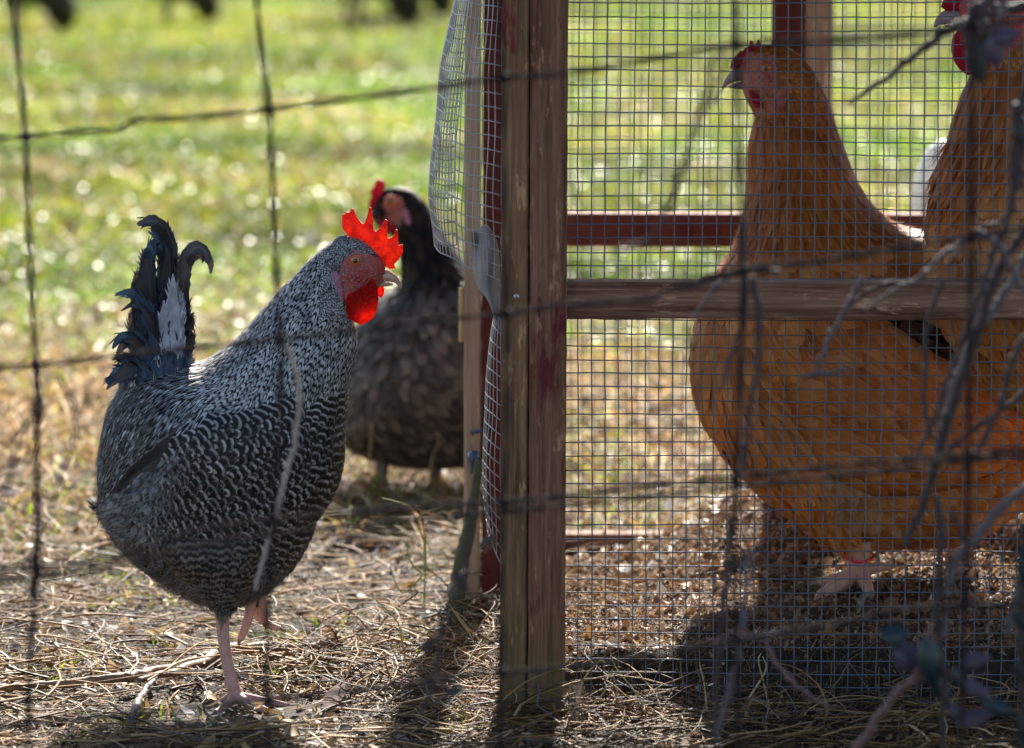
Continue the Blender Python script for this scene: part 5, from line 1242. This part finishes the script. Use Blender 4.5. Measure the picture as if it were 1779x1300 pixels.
hors = [[(-40, 242), (45, 238), (150, 228), (205, 225), (240, 208), (330, 205), (467, 190), (600, 172), (760, 152), (874, 135), (980, 128), (1120, 105), (1280, 78), (1430, 72), (1560, 62), (1690, 45), (1830, 30)],
        [(-40, 640), (62, 635), (190, 620), (330, 605), (488, 590), (600, 575), (700, 562), (879, 545), (975, 530), (1120, 520), (1200, 490), (1290, 468), (1430, 452), (1560, 430), (1688, 412), (1830, 390)],
        [(-40, 995), (64, 985), (200, 970), (330, 925), (476, 903), (600, 890), (760, 880), (874, 872), (1000, 860), (1120, 845), (1278, 830), (1430, 812), (1560, 800), (1684, 790), (1830, 775)],
        [(-40, 1265), (60, 1255), (240, 1240), (466, 1215), (650, 1196), (760, 1180), (870, 1168), (980, 1160), (1130, 1140), (1280, 1110), (1450, 1085), (1560, 1060), (1676, 1052), (1830, 1045)]]
hors.append([(-40, 1012), (160, 990), (340, 950), (476, 928), (700, 906), (874, 888), (1100, 866), (1278, 846), (1500, 822), (1684, 800), (1830, 790)])
for h_ in hors:
    mb = MB(); p = catmull(pxline(h_, WD - .002), 110)
    for ph in (0, math.pi):
        q = p.copy(); t = np.linspace(0, 70, 110); q[:, 2] += .0013 * np.sin(t + ph); q[:, 1] += .0013 * np.cos(t + ph); tube(mb, q, .00115, 6, cap=False)
    mb.build('horizontal_wire', 'rustwire', fence)
for (kx, ky) in [(45, 238), (467, 190), (874, 135), (1280, 78), (1690, 45), (62, 635), (488, 590), (879, 545), (1290, 468), (1688, 412), (64, 985), (476, 903), (874, 872), (1278, 830), (1684, 790), (466, 1215), (870, 1168), (1280, 1110), (1676, 1052)]:
    mb = MB(); c = P(kx, ky, WD); a = np.linspace(0, 5 * math.pi, 40)
    tube(mb, np.stack([c[0] + .0030 * np.cos(a), c[1] + .0030 * np.sin(a), c[2] + np.linspace(-.0035, .0035, 40)], 1), .0012, 6); mb.build('knot', 'rustwire', fence)

# ------------------------------------------------------------------ vines in front
def vine(label, stems, leaves=(), name='vine', cat='vine'):
    t = thing(name, label, cat, tuple(P(stems[0][0][0][0], stems[0][0][0][1], stems[0][2])))
    for path, rad, D, mat in stems:
        rn = np.random.RandomState(int(abs(path[0][0] * 7 + path[0][1])) % 9999); mb = MB()
        n = max(12, len(path) * 7); p = catmull(pxline(path, D), n); p += rn.randn(n, 3) * .0007
        r = catmull(np.array(rad, float)[:, None] * np.ones((1, 1)) if len(rad) > 2 else np.array([[rad[0]], [(rad[0] + rad[-1]) / 2], [rad[-1]]]), n)[:, 0] / 1000
        tube(mb, p, r * (1 + .15 * rn.rand(n)), 9)
        for k in range(0, n - 3, 7):  # nodes
            ball(mb, p[k + 2], r[k + 2] * 1.45, 0, (1, 1, 1), 6)
        mb.build('stem', mat, t)
    for (px, py, D, L, Wd, ang, tilt, mat) in leaves:
        mb = MB(); c = P(px, py, D); ex = np.array([math.cos(ang), .2 * tilt, math.sin(ang)]); ey = np.array([-math.sin(ang), tilt, math.cos(ang)]); ey /= np.linalg.norm(ey)
        V = []; prof = [(0, .05), (.12, .55), (.3, .95), (.5, 1), (.7, .75), (.87, .38), (1, .04)]
        for tt, wf in prof:
            for u in (-1, -.5, 0, .5, 1):
                V.append(c + ex * L * (tt - .5) + ey * u * Wd * .5 * wf + np.array([0, -.10 * L * math.sin(3 * tt) + .18 * Wd * abs(u) * wf, -.08 * L * tt * tt]))
        V = np.array(V); f_ = [[i * 5 + j, i * 5 + j + 1, i * 5 + j + 6, i * 5 + j + 5] for i in range(6) for j in range(4)]
        mb.add(V, f_); mb.add(V + [0, .0005, 0], f_); mb.build('leaf', mat, t)
    return t
VD = 3.62
vine('thick dark vine slanting down from the top right corner over the mesh', [([(1840, 0), (1740, 18), (1690, 35), (1650, 52), (1600, 88), (1545, 130), (1475, 180)], [4.5, 4.0, 3.4, 3.0, 2.6, 2.2, 1.6], 3.7, 'twig'),
      ([(1740, -30), (1745, 0), (1738, 25), (1720, 60)], [2.5, 2.2, 1.6], VD, 'paletwig'), ([(1745, -20), (1700, 20), (1692, 60), (1690, 130)], [3, 5.5, 8, 2], VD, 'twig')],
     [(1722, 80, VD, .030, .026, -1.2, .3, 'purpleleaf'), (1748, 62, VD, .022, .016, .4, .2, 'purpleleaf'), (1700, 108, 3.6, .03, .014, -1.4, .4, 'darkleaf')])
vine('grey forked vine twig in front of the rail and buff hen breast', [([(1500, 480), (1470, 535), (1440, 590), (1415, 652)], [2.0, 2.0, 1.7, 1.3], 3.75, 'paletwig'), ([(1392, 654), (1420, 650), (1450, 645), (1482, 638)], [1.5, 1.6, 1.2], 3.75, 'paletwig'), ([(1470, 535), (1500, 512), (1540, 492), (1580, 492)], [1.6, 1.5, 1.0], 3.75, 'twig')])
vine('drooping tangle of twigs hanging from the fence knot over the buff hen', [([(1190, 500), (1240, 482), (1300, 470), (1352, 472)], [1.6, 2.6, 2.0], 3.55, 'twig'), ([(1290, 460), (1296, 540), (1270, 620), (1250, 680)], [1.8, 1.5, .9], 3.6, 'twig'),
      ([(1308, 480), (1318, 560), (1316, 640), (1300, 720), (1292, 800), (1272, 840)], [2.4, 2.4, 2.0, 1.8, 2.4, 1.6], 3.55, 'twig'), ([(1196, 570), (1198, 600), (1190, 630)], [1.0, .9, .6], 3.7, 'twig'), ([(1250, 490), (1220, 530), (1196, 572)], [1.5, 1.2, .9], 3.7, 'paletwig')])
vine('bundle of brown vine stems tangled at the right edge of the picture', [
      ([(1780, 400), (1730, 480), (1690, 600), (1642, 750), (1612, 850), (1572, 950)], [3, 3.5, 3.8, 3.6, 3.0, 2.2], VD, 'twig'),
      ([(1790, 430), (1740, 520), (1690, 590), (1650, 680), (1630, 760)], [2.4, 2.8, 2.6, 2.0, 1.4], 3.7, 'paletwig'),
      ([(1640, 480), (1612, 560), (1606, 650), (1612, 740), (1650, 800)], [1.8, 1.9, 1.7, 1.5, 1.1], 3.7, 'twig'),
      ([(1779, 150), (1762, 260), (1756, 360), (1722, 450), (1700, 520), (1660, 620), (1625, 720), (1590, 800)], [2.4, 2.6, 2.6, 2.4, 2.2, 2.0, 1.8, 1.4], 3.6, 'twig'),
      ([(1700, 405), (1735, 425), (1760, 470), (1790, 520)], [2.2, 2.0, 1.5], 3.6, 'paletwig'),
      ([(1690, 415), (1640, 440), (1600, 480), (1560, 500), (1500, 540)], [1.8, 1.7, 1.4, 1.2, .8], 3.65, 'paletwig'),
      ([(1779, 300), (1740, 380), (1700, 400), (1640, 470)], [1.6, 1.5, 1.3, .8], 3.65, 'twig'),
      ([(1800, 560), (1760, 620), (1740, 700), (1700, 780), (1660, 830)], [2.0, 2.2, 2.2, 2.0, 1.2], 3.6, 'twig'),
      ([(1810, 640), (1770, 690), (1700, 740), (1640, 790), (1610, 850)], [1.6, 1.8, 1.8, 1.5, 1.0], 3.7, 'twig'),
      ([(1765, 180), (1772, 240), (1768, 330)], [4, 5, 2], 3.6, 'twig')])
vine('bluish smooth twig curving down from the right edge to the lower mesh', [
      ([(1800, 840), (1740, 880), (1700, 930), (1660, 975), (1645, 1060), (1640, 1110)], [2.8, 3.2, 3.2, 2.8, 2.2, 1.6], VD, 'paletwig'),
      ([(1625, 860), (1636, 920), (1632, 1000), (1628, 1080), (1640, 1180), (1636, 1330)], [2.0, 2.6, 2.6, 2.4, 2.2, 1.8], VD, 'twig'),
      ([(1655, 890), (1670, 930), (1682, 960), (1680, 1000)], [1.6, 1.4, .9], 3.65, 'twig')])
vine('reddish cane with blue green and purple leaves at the lower right', [
      ([(1460, 1340), (1510, 1270), (1560, 1205), (1588, 1180), (1604, 1130), (1618, 1080)], [3.2, 3.0, 2.8, 2.8, 2.2, 1.6], VD, 'redtwig'),
      ([(1588, 1182), (1608, 1172), (1622, 1140), (1628, 1110)], [2.4, 2.2, 1.6], VD, 'redtwig'),
      ([(1640, 1160), (1690, 1200), (1740, 1230), (1790, 1240)], [1.5, 1.6, 1.3], 3.6, 'twig')],
     [(1556, 1102, VD, .022, .018, .3, .4, 'tealleaf'), (1578, 1142, VD, .026, .022, -.4, .3, 'purpleleaf'), (1616, 1150, 3.6, .040, .022, -1.3, .5, 'tealleaf'), (1632, 1190, 3.65, .036, .016, -1.1, .4, 'tealleaf'),
      (1694, 1146, VD, .026, .014, .35, .3, 'purpleleaf'), (1662, 1176, 3.6, .014, .010, -1.2, .1, 'tealleaf'), (1696, 1196, 3.6, .034, .012, -.5, .4, 'purpleleaf'), (1692, 1246, VD, .030, .014, .3, .4, 'purpleleaf'), (1664, 1238, VD, .018, .010, -.6, .3, 'purpleleaf'),
      (1735, 1228, 3.6, .03, .012, -.3, .3, 'tealleaf')])
vine('dark leafy sprig filling the lower right corner', [([(1800, 900), (1782, 1000), (1776, 1100), (1782, 1200), (1790, 1320)], [3, 4, 4, 4, 3], 3.5, 'twig')],
     [(1785 + 8 * math.sin(k * 2.1), 930 + k * 30, 3.5 - .01 * (k % 3), .022, .010, -1.2 + .8 * math.sin(k * 1.7), .4 * math.cos(k), 'darkleaf') for k in range(13)])
vine('pale straw stalk standing at the right edge in front of the mesh', [([(1800, 930), (1776, 990), (1760, 1060), (1752, 1100)], [2.6, 3.0, 2.6, 2.0], 3.8, 'paletwig')], name='dry_stalk', cat='stalk')
vine('thin dark weed stalks leaning before the lower mesh', [([(1268, 900), (1262, 1000), (1252, 1080), (1246, 1160), (1238, 1340)], [1.5, 2.0, 2.4, 2.0, 1.6], 3.6, 'twig'), ([(1300, 960), (1292, 1060), (1280, 1150), (1262, 1220), (1240, 1300)], [1.4, 2.0, 2.6, 2.2, 1.6], 3.65, 'paletwig'),
      ([(1330, 1120), (1370, 1180), (1410, 1210), (1450, 1236)], [1.6, 1.8, 1.5, .9], 3.8, 'redtwig')])
vine('pale grey stalk crossing in front of the rooster breast', [([(494, 590), (512, 640), (520, 690), (514, 760), (498, 820), (478, 900), (452, 990), (444, 1026)], [1.6, 1.8, 2.0, 2.1, 2.1, 1.9, 1.7, 1.2], 3.85, 'palestalk')], name='dry_stalk', cat='stalk')
vine('blurred dark weed sprays rising across the upper mesh left of the buff hen', [([(1262, 84), (1236, 110), (1226, 170), (1206, 230), (1182, 300), (1166, 350), (1148, 372)], [1.0, 1.2, 1.6, 1.8, 1.8, 2.2, 1.0], 3.15, 'twig'), ([(1240, 180), (1250, 140), (1268, 96)], [1.8, 1.2, .8], 3.15, 'twig'), ([(1182, 300), (1140, 305), (1110, 300)], [1.0, .9, .5], 3.15, 'twig'), ([(1160, 372), (1120, 420), (1070, 432)], [1.0, 1.2, .6], 3.15, 'twig')])
vine('blurred dry weeds climbing the fence wire at the left edge', [([(66, 640), (70, 720), (62, 800), (66, 900), (60, 1040)], [1.2, 1.8, 1.3, 2.0, 3.2], 3.45, 'twig'), ([(98, 650), (128, 700), (130, 760), (104, 830), (90, 900)], [1, 1.4, 1.2, 1.2, .8], 3.3, 'twig'), ([(60, 700), (30, 780), (10, 850), (0, 900)], [1.2, 1.4, 1.2, .9], 3.3, 'twig')])
vine('dark curled dead leaves caught on the fence beside the post', [([(815, 930), (806, 1000), (770, 1080), (755, 1180), (720, 1260)], [.9, 1.3, 1.5, 1.5, 1.0], 3.6, 'twig')],
     [(746, 1118, 3.6, .016, .008, .8, .3, 'twig'), (800, 1010, 3.6, .020, .008, -.9, .3, 'twig'), (790, 1200, 3.6, .018, .008, .4, .4, 'twig')], name='dry_weed', cat='weed')

for o in bpy.data.objects:
    if '_w' in o: del o['_w']
print('objects', len(bpy.data.objects), 'rooster feathers', cnt)
